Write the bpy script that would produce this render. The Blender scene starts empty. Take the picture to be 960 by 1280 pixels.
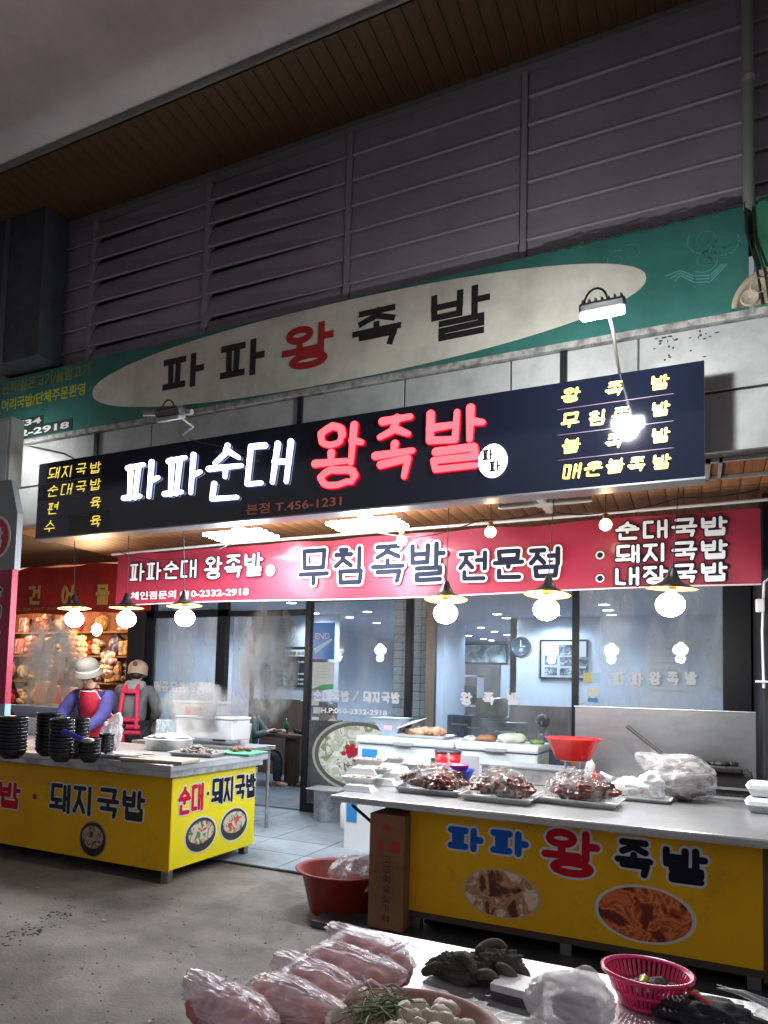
import bpy, bmesh, math, random
from mathutils import Vector, Matrix, noise
sc = bpy.context.scene
COL = sc.collection
R = math.radians
random.seed(7)

# ------------------------------------------------------------------ camera, world, light, exposure
FPX, CX, CY, IW, IH = 916.0, 400.0, 803.0, 960.0, 1280.0
PIT, ROL, YAW, CH = R(3.76), R(1.77), R(26.99), 1.4
def _axes():
    f = Vector((0, math.cos(PIT), math.sin(PIT))); r = Vector((1, 0, 0)); u = Vector((0, -math.sin(PIT), math.cos(PIT)))
    r2 = r*math.cos(ROL) + u*math.sin(ROL); u2 = u*math.cos(ROL) - r*math.sin(ROL)
    Z = Matrix.Rotation(YAW, 3, 'Z')
    return Z @ f, Z @ r2, Z @ u2
FW, RT, UP = _axes()
CAM = Vector((0, 0, CH))
cam = bpy.data.cameras.new('camera'); cam_o = bpy.data.objects.new('camera', cam); COL.objects.link(cam_o)
cam_o.matrix_world = Matrix(((RT.x, UP.x, -FW.x, 0), (RT.y, UP.y, -FW.y, 0), (RT.z, UP.z, -FW.z, CH), (0, 0, 0, 1)))
cam.sensor_fit = 'HORIZONTAL'; cam.sensor_width = 36; cam.lens = 36*FPX/IW
cam.shift_x = (IW/2 - CX)/IW; cam.shift_y = (CY - IH/2)/IW
cam.clip_start = 0.05; cam.clip_end = 2000
sc.camera = cam_o
def _ray(x, y): return FW + RT*((x-CX)/FPX) - UP*((y-CY)/FPX)
def PY(x, y, Y): d = _ray(x, y); return CAM + d*(Y/d.y)
def PX(x, y, X): d = _ray(x, y); return CAM + d*(X/d.x)
def PZ(x, y, z): d = _ray(x, y); return CAM + d*((z-CH)/d.z)

w = bpy.data.worlds.new('World'); sc.world = w; w.use_nodes = True
w.node_tree.nodes['Background'].inputs[0].default_value = (0.62, 0.60, 0.68, 1)   # dull night glow of the market street
w.node_tree.nodes['Background'].inputs[1].default_value = 0.32
sc.view_settings.view_transform = 'Standard'; sc.view_settings.look = 'None'
sc.view_settings.exposure = 0.38; sc.view_settings.gamma = 1.0
sc.cycles.max_bounces = 7; sc.cycles.diffuse_bounces = 3; sc.cycles.glossy_bounces = 4
sc.cycles.transparent_max_bounces = 12; sc.cycles.transmission_bounces = 4
sc.cycles.caustics_reflective = False; sc.cycles.caustics_refractive = False
sc.cycles.sample_clamp_indirect = 4.0; sc.cycles.use_denoising = True
sc.cycles.volume_step_rate = 3.0; sc.cycles.volume_max_steps = 48

def lamp(name, loc, power, col=(1, 1, 1), size=0.05, kind='POINT', rot=(0, 0, 0), sx=None, sy=None, parent=None):
    d = bpy.data.lights.new(name, kind); d.energy = power; d.color = col
    if kind == 'AREA':
        d.shape = 'RECTANGLE'; d.size = sx; d.size_y = sy
    elif kind == 'SPOT':
        d.shadow_soft_size = size; d.spot_size = R(158); d.spot_blend = 0.4
    else: d.shadow_soft_size = size
    o = bpy.data.objects.new(name, d); COL.objects.link(o); o.location = loc; o.rotation_euler = rot
    return o

# ------------------------------------------------------------------ materials
MC = {}
def M(name, col=(.5, .5, .5), rough=.5, metal=0., emit=None, es=0., bump=0., bscale=40., var=0., vscale=4., col2=None, coat=0., alpha=1., spec=.5, stretch=(1, 1, 1), sss=0.):
    if name in MC: return MC[name]
    m = bpy.data.materials.new(name); m.use_nodes = True; MC[name] = m
    nt = m.node_tree; N = nt.nodes; L = nt.links; b = N['Principled BSDF']
    b.inputs['Base Color'].default_value = (*col, 1); b.inputs['Roughness'].default_value = rough
    b.inputs['Metallic'].default_value = metal; b.inputs['Coat Weight'].default_value = coat
    b.inputs['Specular IOR Level'].default_value = spec; b.inputs['Alpha'].default_value = alpha
    b.inputs['Coat Roughness'].default_value = .08
    if sss: b.inputs['Subsurface Weight'].default_value = sss; b.inputs['Subsurface Scale'].default_value = .02
    if emit:
        b.inputs['Emission Color'].default_value = (*emit, 1); b.inputs['Emission Strength'].default_value = es
    if bump or var:
        tc = N.new('ShaderNodeTexCoord'); mp = N.new('ShaderNodeMapping'); L.new(tc.outputs['Object'], mp.inputs[0])
        mp.inputs['Scale'].default_value = stretch
    if var:
        n = N.new('ShaderNodeTexNoise'); n.inputs['Scale'].default_value = vscale; n.inputs['Detail'].default_value = 6
        n.inputs['Roughness'].default_value = .65
        L.new(mp.outputs[0], n.inputs['Vector'])
        mx = N.new('ShaderNodeMix'); mx.data_type = 'RGBA'
        c2 = col2 or tuple(c*.55 for c in col)
        mx.inputs['A'].default_value = (*c2, 1); mx.inputs['B'].default_value = (*col, 1)
        rp = N.new('ShaderNodeMapRange'); rp.inputs[1].default_value = .5-.22/var*.5; rp.inputs[2].default_value = .5+.12/var*.5
        rp.clamp = True
        L.new(n.outputs['Fac'], rp.inputs[0]); L.new(rp.outputs[0], mx.inputs['Factor']); L.new(mx.outputs['Result'], b.inputs['Base Color'])
        rr = N.new('ShaderNodeMapRange'); rr.inputs[3].default_value = min(1, rough*1.35+.05); rr.inputs[4].default_value = rough*.85
        L.new(n.outputs['Fac'], rr.inputs[0]); L.new(rr.outputs[0], b.inputs['Roughness'])
    if bump:
        n2 = N.new('ShaderNodeTexNoise'); n2.inputs['Scale'].default_value = bscale; n2.inputs['Detail'].default_value = 5
        L.new(mp.outputs[0], n2.inputs['Vector'])
        bp = N.new('ShaderNodeBump'); bp.inputs['Strength'].default_value = bump; bp.inputs['Distance'].default_value = .01
        L.new(n2.outputs['Fac'], bp.inputs['Height']); L.new(bp.outputs[0], b.inputs['Normal'])
    return m

def glass(name, tint=(.9, .95, 1), refl=1.0, dirt=.08, rough=.01):
    if name in MC: return MC[name]
    m = bpy.data.materials.new(name); m.use_nodes = True; MC[name] = m
    nt = m.node_tree; N = nt.nodes; L = nt.links; N.clear()
    o = N.new('ShaderNodeOutputMaterial'); t = N.new('ShaderNodeBsdfTransparent'); g = N.new('ShaderNodeBsdfGlossy'); d = N.new('ShaderNodeBsdfDiffuse')
    t.inputs[0].default_value = (*tint, 1); g.inputs['Roughness'].default_value = rough
    d.inputs[0].default_value = (.75, .8, .85, 1)
    fr = N.new('ShaderNodeFresnel'); fr.inputs[0].default_value = 1.5
    mm = N.new('ShaderNodeMath'); mm.operation = 'MULTIPLY'; mm.inputs[1].default_value = refl; L.new(fr.outputs[0], mm.inputs[0])
    m1 = N.new('ShaderNodeMixShader'); L.new(mm.outputs[0], m1.inputs[0]); L.new(t.outputs[0], m1.inputs[1]); L.new(g.outputs[0], m1.inputs[2])
    tc = N.new('ShaderNodeTexCoord'); n = N.new('ShaderNodeTexNoise'); n.inputs['Scale'].default_value = 2.2; n.inputs['Detail'].default_value = 6
    mp = N.new('ShaderNodeMapping'); mp.inputs['Scale'].default_value = (1.4, 1.4, .5); L.new(tc.outputs['Object'], mp.inputs[0]); L.new(mp.outputs[0], n.inputs['Vector'])
    r = N.new('ShaderNodeMapRange'); r.inputs[1].default_value = .4; r.inputs[2].default_value = .75; r.inputs[3].default_value = dirt*.35; r.inputs[4].default_value = dirt*1.8
    L.new(n.outputs['Fac'], r.inputs[0])
    m2 = N.new('ShaderNodeMixShader'); L.new(r.outputs[0], m2.inputs[0]); L.new(m1.outputs[0], m2.inputs[1]); L.new(d.outputs[0], m2.inputs[2])
    L.new(m2.outputs[0], o.inputs[0])
    return m

def vinyl(name, col):
    m = bpy.data.materials.new(name); m.use_nodes = True; MC[name] = m
    nt = m.node_tree; N = nt.nodes; L = nt.links; N.clear()
    o = N.new('ShaderNodeOutputMaterial'); t = N.new('ShaderNodeBsdfTranslucent'); d = N.new('ShaderNodeBsdfDiffuse'); x = N.new('ShaderNodeMixShader'); x.inputs[0].default_value = .3
    t.inputs[0].default_value = (*col, 1); d.inputs[0].default_value = (*col, 1); L.new(d.outputs[0], x.inputs[1]); L.new(t.outputs[0], x.inputs[2]); L.new(x.outputs[0], o.inputs[0]); return m

def film(name, col=(.95, .95, .97), opac=.35, rough=.12, bs=14., bstr=.5, st=(1, 1.9, .8)):
    """thin crinkled plastic bag: part see-through, part milky, with sharp crease highlights"""
    if name in MC: return MC[name]
    m = bpy.data.materials.new(name); m.use_nodes = True; MC[name] = m
    nt = m.node_tree; N = nt.nodes; L = nt.links; N.clear()
    o = N.new('ShaderNodeOutputMaterial'); t = N.new('ShaderNodeBsdfTransparent'); p = N.new('ShaderNodeBsdfPrincipled')
    p.inputs['Base Color'].default_value = (*col, 1); p.inputs['Roughness'].default_value = rough; p.inputs['Specular IOR Level'].default_value = .9
    p.inputs['Coat Weight'].default_value = .3; p.inputs['Coat Roughness'].default_value = .1
    p.inputs['Subsurface Weight'].default_value = .0
    tc = N.new('ShaderNodeTexCoord'); v = N.new('ShaderNodeTexNoise'); v.inputs['Scale'].default_value = bs; v.inputs['Detail'].default_value = 3; v.inputs['Distortion'].default_value = 1.2
    mp = N.new('ShaderNodeMapping'); mp.inputs['Scale'].default_value = (1, 1.9, .8); mp.inputs['Rotation'].default_value = (.4, .5, .3)
    L.new(tc.outputs['Object'], mp.inputs[0]); L.new(mp.outputs[0], v.inputs['Vector'])
    a = N.new('ShaderNodeMath'); a.operation = 'SUBTRACT'; a.inputs[1].default_value = .5; L.new(v.outputs['Fac'], a.inputs[0])
    ab = N.new('ShaderNodeMath'); ab.operation = 'ABSOLUTE'; L.new(a.outputs[0], ab.inputs[0])
    r = N.new('ShaderNodeMapRange'); r.inputs[1].default_value = 0; r.inputs[2].default_value = .10; r.inputs[3].default_value = 1; r.inputs[4].default_value = 0
    L.new(ab.outputs[0], r.inputs[0])
    bp = N.new('ShaderNodeBump'); bp.inputs['Strength'].default_value = bstr; bp.inputs['Distance'].default_value = .012; L.new(r.outputs[0], bp.inputs['Height']); mp.inputs['Scale'].default_value = st
    L.new(bp.outputs[0], p.inputs['Normal'])
    r2 = N.new('ShaderNodeMapRange'); r2.inputs[3].default_value = opac; r2.inputs[4].default_value = min(1, opac+.38); L.new(r.outputs[0], r2.inputs[0])
    mx = N.new('ShaderNodeMixShader'); L.new(r2.outputs[0], mx.inputs[0]); L.new(t.outputs[0], mx.inputs[1]); L.new(p.outputs[0], mx.inputs[2])
    L.new(mx.outputs[0], o.inputs[0])
    return m

def speckle(name, cols, scale=30, rough=.4, coat=0., kind='noise', bump=0., dist=.8):
    """several blotchy colours: printed food photographs, soup, fillings"""
    if name in MC: return MC[name]
    m = bpy.data.materials.new(name); m.use_nodes = True; MC[name] = m
    nt = m.node_tree; N = nt.nodes; L = nt.links; b = N['Principled BSDF']; b.inputs['Roughness'].default_value = rough
    b.inputs['Coat Weight'].default_value = coat
    tc = N.new('ShaderNodeTexCoord')
    n0 = N.new('ShaderNodeTexNoise'); n0.inputs['Scale'].default_value = scale; n0.inputs['Detail'].default_value = 5; n0.inputs['Distortion'].default_value = dist
    L.new(tc.outputs['Object'], n0.inputs['Vector'])
    cr = N.new('ShaderNodeValToRGB'); e = cr.color_ramp.elements
    k = len(cols)
    while len(e) < k: e.new(.5)
    for i, c in enumerate(cols):
        e[i].position = .40 + .20*i/(k-1); e[i].color = (*c, 1)
    if kind == 'vor':
        v = N.new('ShaderNodeTexVoronoi'); v.inputs['Scale'].default_value = scale; L.new(tc.outputs['Object'], v.inputs['Vector'])
        sp = N.new('ShaderNodeSeparateColor'); L.new(v.outputs['Color'], sp.inputs[0])
        r = N.new('ShaderNodeMapRange'); r.inputs[3].default_value = .3; r.inputs[4].default_value = .7; L.new(sp.outputs[0], r.inputs[0]); L.new(r.outputs[0], cr.inputs[0])
        bpv = v.outputs['Distance']
    else: L.new(n0.outputs['Fac'], cr.inputs[0]); bpv = n0.outputs['Fac']
    L.new(cr.outputs[0], b.inputs['Base Color'])
    if bump:
        bp = N.new('ShaderNodeBump'); bp.inputs['Strength'].default_value = bump; bp.inputs['Distance'].default_value = .01; L.new(bpv, bp.inputs['Height']); L.new(bp.outputs[0], b.inputs['Normal'])
    return m

# ------------------------------------------------------------------ mesh builder
class MB:
    def __init__(s): s.v = []; s.f = []; s.sm = []; s.mt = Matrix.Identity(4)
    def add(s, vs, fs, smooth=False):
        k = len(s.v); s.v += [tuple(s.mt @ Vector(p)) for p in vs]; s.f += [tuple(i+k for i in f) for f in fs]; s.sm += [smooth]*len(fs); return s
    def box(s, a, b, rot=None):
        x0, y0, z0 = a; x1, y1, z1 = b
        vs = [(x0,y0,z0),(x1,y0,z0),(x1,y1,z0),(x0,y1,z0),(x0,y0,z1),(x1,y0,z1),(x1,y1,z1),(x0,y1,z1)]
        if rot:
            c = Vector(((x0+x1)/2, (y0+y1)/2, (z0+z1)/2)); vs = [tuple(c + rot @ (Vector(p)-c)) for p in vs]
        return s.add(vs, [(0,3,2,1),(4,5,6,7),(0,1,5,4),(1,2,6,5),(2,3,7,6),(3,0,4,7)])
    def bbox(s, a, b, r=.01):
        """box with chamfered edges"""
        x0, y0, z0 = a; x1, y1, z1 = b; r = min(r, abs(x1-x0)*.45, abs(y1-y0)*.45, abs(z1-z0)*.45)
        bm = bmesh.new(); bmesh.ops.create_cube(bm, size=1)
        for v in bm.verts: v.co = Vector(((x0+x1)/2+v.co.x*(x1-x0), (y0+y1)/2+v.co.y*(y1-y0), (z0+z1)/2+v.co.z*(z1-z0)))
        bmesh.ops.bevel(bm, geom=bm.edges[:], offset=r, segments=2, profile=.6, affect='EDGES')
        bm.verts.index_update(); s.add([v.co[:] for v in bm.verts], [[v.index for v in f.verts] for f in bm.faces]); bm.free(); return s
    def quad(s, a, b, c, d): return s.add([a, b, c, d], [(0, 1, 2, 3)])
    def lathe(s, prof, c=(0, 0, 0), n=24, sx=1, sy=1, smooth=True, wob=0., a0=0., a1=None):
        vs = []; fs = []; full = a1 is None; a1 = a1 if a1 is not None else 2*math.pi
        m = n if full else n+1
        for i, (r, z) in enumerate(prof):
            for j in range(m):
                a = a0+(a1-a0)*j/n; rr = r*(1+wob*math.sin(a*n/2))
                vs.append((c[0]+rr*sx*math.cos(a), c[1]+rr*sy*math.sin(a), c[2]+z))
        for i in range(len(prof)-1):
            for j in range(n):
                k = (j+1) % m
                fs.append((i*m+j, i*m+k, (i+1)*m+k, (i+1)*m+j))
        return s.add(vs, fs, smooth)
    def disc(s, c, r, n=24, sy=1):
        return s.add([(c[0]+r*math.cos(2*math.pi*j/n), c[1]+r*sy*math.sin(2*math.pi*j/n), c[2]) for j in range(n)], [tuple(range(n))])
    def tube(s, pts, r, n=8, rr=None, cap=True):
        pts = [Vector(p) for p in pts]; vs = []; fs = []; k = len(pts); up = Vector((0, 0, 1))
        prev = None
        for i, p in enumerate(pts):
            d = (pts[min(i+1, k-1)]-pts[max(i-1, 0)]).normalized()
            if prev is None: a = d.cross(up if abs(d.z) < .9 else Vector((1, 0, 0))).normalized()
            else: a = (prev - d*prev.dot(d)).normalized()
            prev = a; b = d.cross(a); q = rr[i] if rr else r
            for j in range(n):
                t = 2*math.pi*j/n; vs.append(tuple(p + a*(q*math.cos(t)) + b*(q*math.sin(t))))
        for i in range(k-1):
            for j in range(n): fs.append((i*n+j, i*n+(j+1) % n, (i+1)*n+(j+1) % n, (i+1)*n+j))
        s.add(vs, fs, True)
        if cap: s.add(vs[:n], [tuple(reversed(range(n)))]); s.add(vs[-n:], [tuple(range(n))])
        return s
    def ball(s, c, r, sub=2, amp=0., freq=3., seed=0., flat=None):
        """r is a number or (rx, ry, rz); amp displaces along the normal with noise"""
        rx, ry, rz = (r, r, r) if not isinstance(r, (tuple, list)) else r
        bm = bmesh.new(); bmesh.ops.create_icosphere(bm, subdivisions=sub, radius=1)
        vs = []
        for v in bm.verts:
            p = v.co.copy(); k = 1
            if amp:
                q = p*freq+Vector((seed, seed*1.7, -seed)); k += amp*noise.noise(q) + amp*.5*noise.noise(q*2.3)
            p = Vector((p.x*rx*k, p.y*ry*k, p.z*rz*k))
            if flat is not None and p.z < flat: p.z = flat + (p.z-flat)*.08
            vs.append((c[0]+p.x, c[1]+p.y, c[2]+p.z))
        bm.verts.index_update(); s.add(vs, [[v.index for v in f.verts] for f in bm.faces], True); bm.free(); return s
    def ext(s, poly, o, U, V, N, d):
        """extrude the 2D polygon by d along N, in the frame o,U,V; N = front"""
        n = len(poly); f = [tuple(o+U*p[0]+V*p[1]+N*d) for p in poly]; b = [tuple(o+U*p[0]+V*p[1]) for p in poly]
        s.add(f+b, [tuple(range(n))] + [(j, (j+1) % n, (j+1) % n+n, j+n)[::-1] for j in range(n)])
        return s
    def build(s, name, mat, parent=None, local=False, kind=None, label=None):
        me = bpy.data.meshes.new(name); base = Vector((0, 0, 0))
        o = bpy.data.objects.new(name, me); COL.objects.link(o)
        if parent is not None:
            o.parent = parent
            if not local: base = world_of(parent)
        me.from_pydata([tuple(Vector(v)-base) for v in s.v], [], s.f)
        me.polygons.foreach_set('use_smooth', s.sm); me.update()
        if isinstance(mat, (list, tuple)):
            for m in mat: me.materials.append(m)
        else: me.materials.append(mat)
        if kind: o['kind'] = kind
        if label: o['label'] = label
        return o
def world_of(o):
    p = Vector((0, 0, 0))
    while o is not None: p += o.location; o = o.parent
    return p
def thing(name, label, cat, loc=(0, 0, 0), rz=0, group=None):
    o = bpy.data.objects.new(name, None); COL.objects.link(o); o.empty_display_size = .05
    o.location = loc; o.rotation_euler = (0, 0, rz); o['label'] = label; o['category'] = cat
    if group: o['group'] = group
    return o
def tag(o, label, cat, group=None):
    o['label'] = label; o['category'] = cat
    if group: o['group'] = group
    return o
def origin_to(o, p):
    p = Vector(p); o.data.transform(Matrix.Translation(-p)); o.location = p; return o
def dup(root, loc, rz=0, label=None, scale=None):
    r = root.copy(); COL.objects.link(r); r.location = loc; r.rotation_euler = (0, 0, rz)
    if label: r['label'] = label
    if scale: r.scale = (scale,)*3 if not isinstance(scale, tuple) else scale
    for ch in list(root.children):
        c = ch.copy(); COL.objects.link(c); c.parent = r
        for g in list(ch.children):
            d = g.copy(); COL.objects.link(d); d.parent = c
    return r

# ------------------------------------------------------------------ lettering: Hangul drawn stroke by stroke
def arc(cx, cy, rx, ry, n=10): return [(cx+rx*math.cos(2*math.pi*i/n), cy+ry*math.sin(2*math.pi*i/n)) for i in range(n+1)]
J = {
 'ㄱ': [[(0, 1), (1, 1), (.9, 0)]], 'ㄴ': [[(0, 1), (0, .05), (1, 0)]], 'ㄷ': [[(1, 1), (0, 1), (0, 0), (1, 0)]],
 'ㄹ': [[(0, 1), (1, 1), (1, .52), (0, .48), (0, 0), (1, 0)]], 'ㅁ': [[(0, 1), (1, 1), (.95, 0), (.05, 0), (0, 1)]],
 'ㅂ': [[(0, 1), (.02, 0), (.98, 0), (1, 1)], [(0, .5), (1, .5)]], 'ㅅ': [[(.52, 1), (.42, .5), (0, 0)], [(.48, .62), (1, 0)]],
 'ㅇ': [arc(.5, .5, .5, .5, 12)], 'ㅈ': [[(0, 1), (1, 1)], [(.55, 1), (.4, .45), (0, 0)], [(.46, .55), (1, 0)]],
 'ㅊ': [[(.3, 1.02), (.7, 1.0)], [(0, .72), (1, .72)], [(.52, .72), (.4, .35), (0, 0)], [(.46, .4), (1, 0)]],
 'ㅋ': [[(0, 1), (1, 1), (.9, 0)], [(0, .5), (.95, .55)]], 'ㅌ': [[(1, 1), (0, 1), (0, 0), (1, 0)], [(0, .5), (1, .5)]],
 'ㅍ': [[(0, 1), (1, 1)], [(0, 0), (1, 0)], [(.28, 1), (.32, 0)], [(.72, 1), (.68, 0)]],
 'ㅎ': [[(.35, 1), (.65, 1)], [(0, .78), (1, .78)], arc(.5, .28, .42, .28, 10)],
 'ㅏ': [[(.2, 1), (.2, 0)], [(.2, .52), (1, .52)]], 'ㅑ': [[(.2, 1), (.2, 0)], [(.2, .65), (1, .65)], [(.2, .38), (1, .38)]],
 'ㅓ': [[(.85, 1), (.85, 0)], [(0, .55), (.85, .55)]], 'ㅕ': [[(.85, 1), (.85, 0)], [(0, .68), (.85, .68)], [(0, .38), (.85, .38)]],
 'ㅣ': [[(.5, 1), (.5, 0)]],
 'ㅐ': [[(.05, .97), (.05, .05)], [(.95, 1), (.95, 0)], [(.05, .52), (.95, .52)]],
 'ㅔ': [[(.45, .97), (.45, .05)], [(.95, 1), (.95, 0)], [(-.2, .55), (.45, .55)]],
 'ㅗ': [[(0, .12), (1, .12)], [(.5, 1), (.5, .12)]], 'ㅜ': [[(0, .85), (1, .85)], [(.5, .85), (.5, 0)]], 'ㅛ': [[(0, .12), (1, .12)], [(.32, 1), (.32, .12)], [(.68, 1), (.68, .12)]],
 'ㅠ': [[(0, .85), (1, .85)], [(.32, .85), (.28, 0)], [(.68, .85), (.7, 0)]], 'ㅡ': [[(0, .5), (1, .5)]],
}
LI = 'ㄱㄲㄴㄷㄸㄹㅁㅂㅃㅅㅆㅇㅈㅉㅊㅋㅌㅍㅎ'
VI = ['ㅏ','ㅐ','ㅑ','ㅒ','ㅓ','ㅔ','ㅕ','ㅖ','ㅗ','ㅗㅏ','ㅗㅐ','ㅗㅣ','ㅛ','ㅜ','ㅜㅓ','ㅜㅔ','ㅜㅣ','ㅠ','ㅡ','ㅡㅣ','ㅣ']
TI = ['','ㄱ','ㄲ','ㄳ','ㄴ','ㄵ','ㄶ','ㄷ','ㄹ','ㄺ','ㄻ','ㄼ','ㄽ','ㄾ','ㄿ','ㅀ','ㅁ','ㅂ','ㅄ','ㅅ','ㅆ','ㅇ','ㅈ','ㅊ','ㅋ','ㅌ','ㅍ','ㅎ']
HV = 'ㅗㅛㅜㅠㅡ'
def _put(j, x0, y0, x1, y1):
    if j == 'ㄻ': return _put('ㄹ', x0, y0, x0+(x1-x0)*.42, y1) + _put('ㅁ', x0+(x1-x0)*.6, y0, x1, y1)
    return [[(x0+(x1-x0)*px, y0+(y1-y0)*py) for px, py in st] for st in J[j]]
def syllable(ch):
    k = ord(ch)-0xAC00; l = LI[k//588]; v = VI[(k % 588)//28]; t = TI[k % 28]
    big = bool(t) and t in 'ㄹㅁㅂ'; y = (.46 if big else .40) if t else 0.; out = []
    fy = (.0, .33 if big else .27)
    if len(v) == 1 and v in HV:
        if t: out += _put(l, .14, .70, .86, 1) + _put(v, 0, .40, 1, .60)
        else: out += _put(l, .12, .48, .88, 1) + _put(v, 0, 0, 1, .34)
    elif len(v) == 2:
        out += _put(l, .06, y+(.30 if t else .42), .56, 1) + _put(v[0], -.02, y+(.0 if t else .12), .66, y+(.2 if t else .34)) + _put(v[1], .76, y-.02, 1.02, 1)
    else:
        wv = .62 if v in 'ㅐㅔ' else .7
        out += _put(l, 0, y+.04, {'ㅐ': .36, 'ㅔ': .36, 'ㅓ': .46, 'ㅕ': .46, 'ㅏ': .50}.get(v, .54), .97)
        out += _put(v, .64 if v in 'ㅐㅔㅓㅕ' else (.72 if v == 'ㅏ' else .66), y-.02, 1, 1.0)
    if t: out += _put(t, .16, fy[0], .9, fy[1])
    return out
def _capsule(a, b, ra, rb, sq=False, n=7):
    ax, ay = a; bx, by = b; dx, dy = bx-ax, by-ay; L = math.hypot(dx, dy) or 1e-6; t = math.atan2(dy, dx)
    if sq:
        ux, uy = dx/L, dy/L; px, py = -uy, ux; e = ra*.98
        return [(ax-ux*e-px*ra, ay-uy*e-py*ra), (bx+ux*e-px*rb, by+uy*e-py*rb), (bx+ux*e+px*rb, by+uy*e+py*rb), (ax-ux*e+px*ra, ay-uy*e+py*ra)]
    return [(bx+rb*math.cos(t-math.pi/2+math.pi*i/(n-1)), by+rb*math.sin(t-math.pi/2+math.pi*i/(n-1))) for i in range(n)] + \
           [(ax+ra*math.cos(t+math.pi/2+math.pi*i/(n-1)), ay+ra*math.sin(t+math.pi/2+math.pi*i/(n-1))) for i in range(n)]
def glyph(mb, ch, o, U, V, N, w, h, r, depth=.002, sq=False, brush=0., slant=0., inset=None):
    """one syllable into mb; o = lower-left corner; strokes of half-width r; returns nothing"""
    i0 = r if inset is None else inset
    if ch == '·':
        poly = arc(w/2, h/2, max(r*1.2, w*.16), max(r*1.2, w*.16), 14)[:-1]; mb.ext(poly, o, U, V, N, depth); return
    e = 0
    rnd = random.Random(ord(ch))
    for st in syllable(ch):
        pts = [(i0+p[0]*(w-2*i0)+slant*(p[1]-.5)*w, i0+p[1]*(h-2*i0)) for p in st]
        if brush: pts = [(p[0]+rnd.uniform(-1, 1)*brush*w, p[1]+rnd.uniform(-1, 1)*brush*h) for p in pts]
        m = len(pts)-1
        for i in range(m):
            if sq and m < 6 and i > 0: pass
            ra = r*(1+ (.18 if brush else 0)*(1-2*i/m)); rb = r*(1+(.18 if brush else 0)*(1-2*(i+1)/m))
            mb.ext(_capsule(pts[i], pts[i+1], ra, rb, sq and m < 6), o, U, V, N, depth+e); e += .00012
AX, AZ = Vector((1, 0, 0)), Vector((0, 0, 1))
def line_of(txt, a, b, h, U, V, N, r, mat, name, parent, outline=None, omat=None, depth=.002, sq=False, brush=0., gap=.12, slant=0., each=False, scales=None, dz=0.):
    """a run of syllables between the 3D points a and b (baseline), spaces count one half cell"""
    n = sum(.55 if c in ' ·' else 1 for c in txt); L = (b-a).dot(U); cell = L/n
    x = 0; fr = MB(); bk = MB(); parts = []
    for k, c in enumerate(txt):
        cw = cell*(.55 if c in ' ·' else 1)
        if c != ' ':
            s = (scales or {}).get(k, 1); ww = cw*(1-gap)*s; hh = h*s
            o = a + U*(x+cw/2-ww/2) + V*((h-hh)/2) + (b-a-U*L)*((x+cw/2)/L)
            if outline: glyph(bk, c, o+N*.001, U, V, N, ww, hh, r*s+outline, .0008, sq, brush, slant, inset=r*s)
            g = MB() if each else fr
            glyph(g, c, o+N*(.0035 if outline else .0)+N*dz, U, V, N, ww, hh, r*s, depth, sq, brush, slant)
            if each: parts.append(g.build(name, mat[k] if isinstance(mat, dict) else mat, parent))
        x += cw
    if outline: bk.build(name+'_outline', omat, parent)
    if not each: return fr.build(name, mat, parent)
    return parts
def latin(txt, a, h, U, V, N, mat, name, parent, width=None, off=.012, ex=.001, align='LEFT'):
    """figures and small words from Blender's built-in typeface, turned into mesh"""
    c = bpy.data.curves.new(name, 'FONT'); c.body = txt; c.size = 1; c.offset = off; c.extrude = 0; c.resolution_u = 3
    t = bpy.data.objects.new(name, c); COL.objects.link(t)
    dg = bpy.context.evaluated_depsgraph_get(); me = bpy.data.meshes.new_from_object(t.evaluated_get(dg)); bpy.data.objects.remove(t)
    xs = [v.co.x for v in me.vertices] or [0]; ys = [v.co.y for v in me.vertices] or [0]
    x0, x1, y0, y1 = min(xs), max(xs), min(ys), max(ys); sy = h/(y1-y0); sx = (width/(x1-x0)) if width else sy
    base = world_of(parent) if parent else Vector((0, 0, 0))
    for v in me.vertices:
        v.co = a + U*((v.co.x-x0)*sx) + V*((v.co.y-y0)*sy) + N*ex - base
    me.materials.clear(); me.materials.append(mat)
    o = bpy.data.objects.new(name, me); COL.objects.link(o)
    if parent: o.parent = parent
    return o
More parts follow.
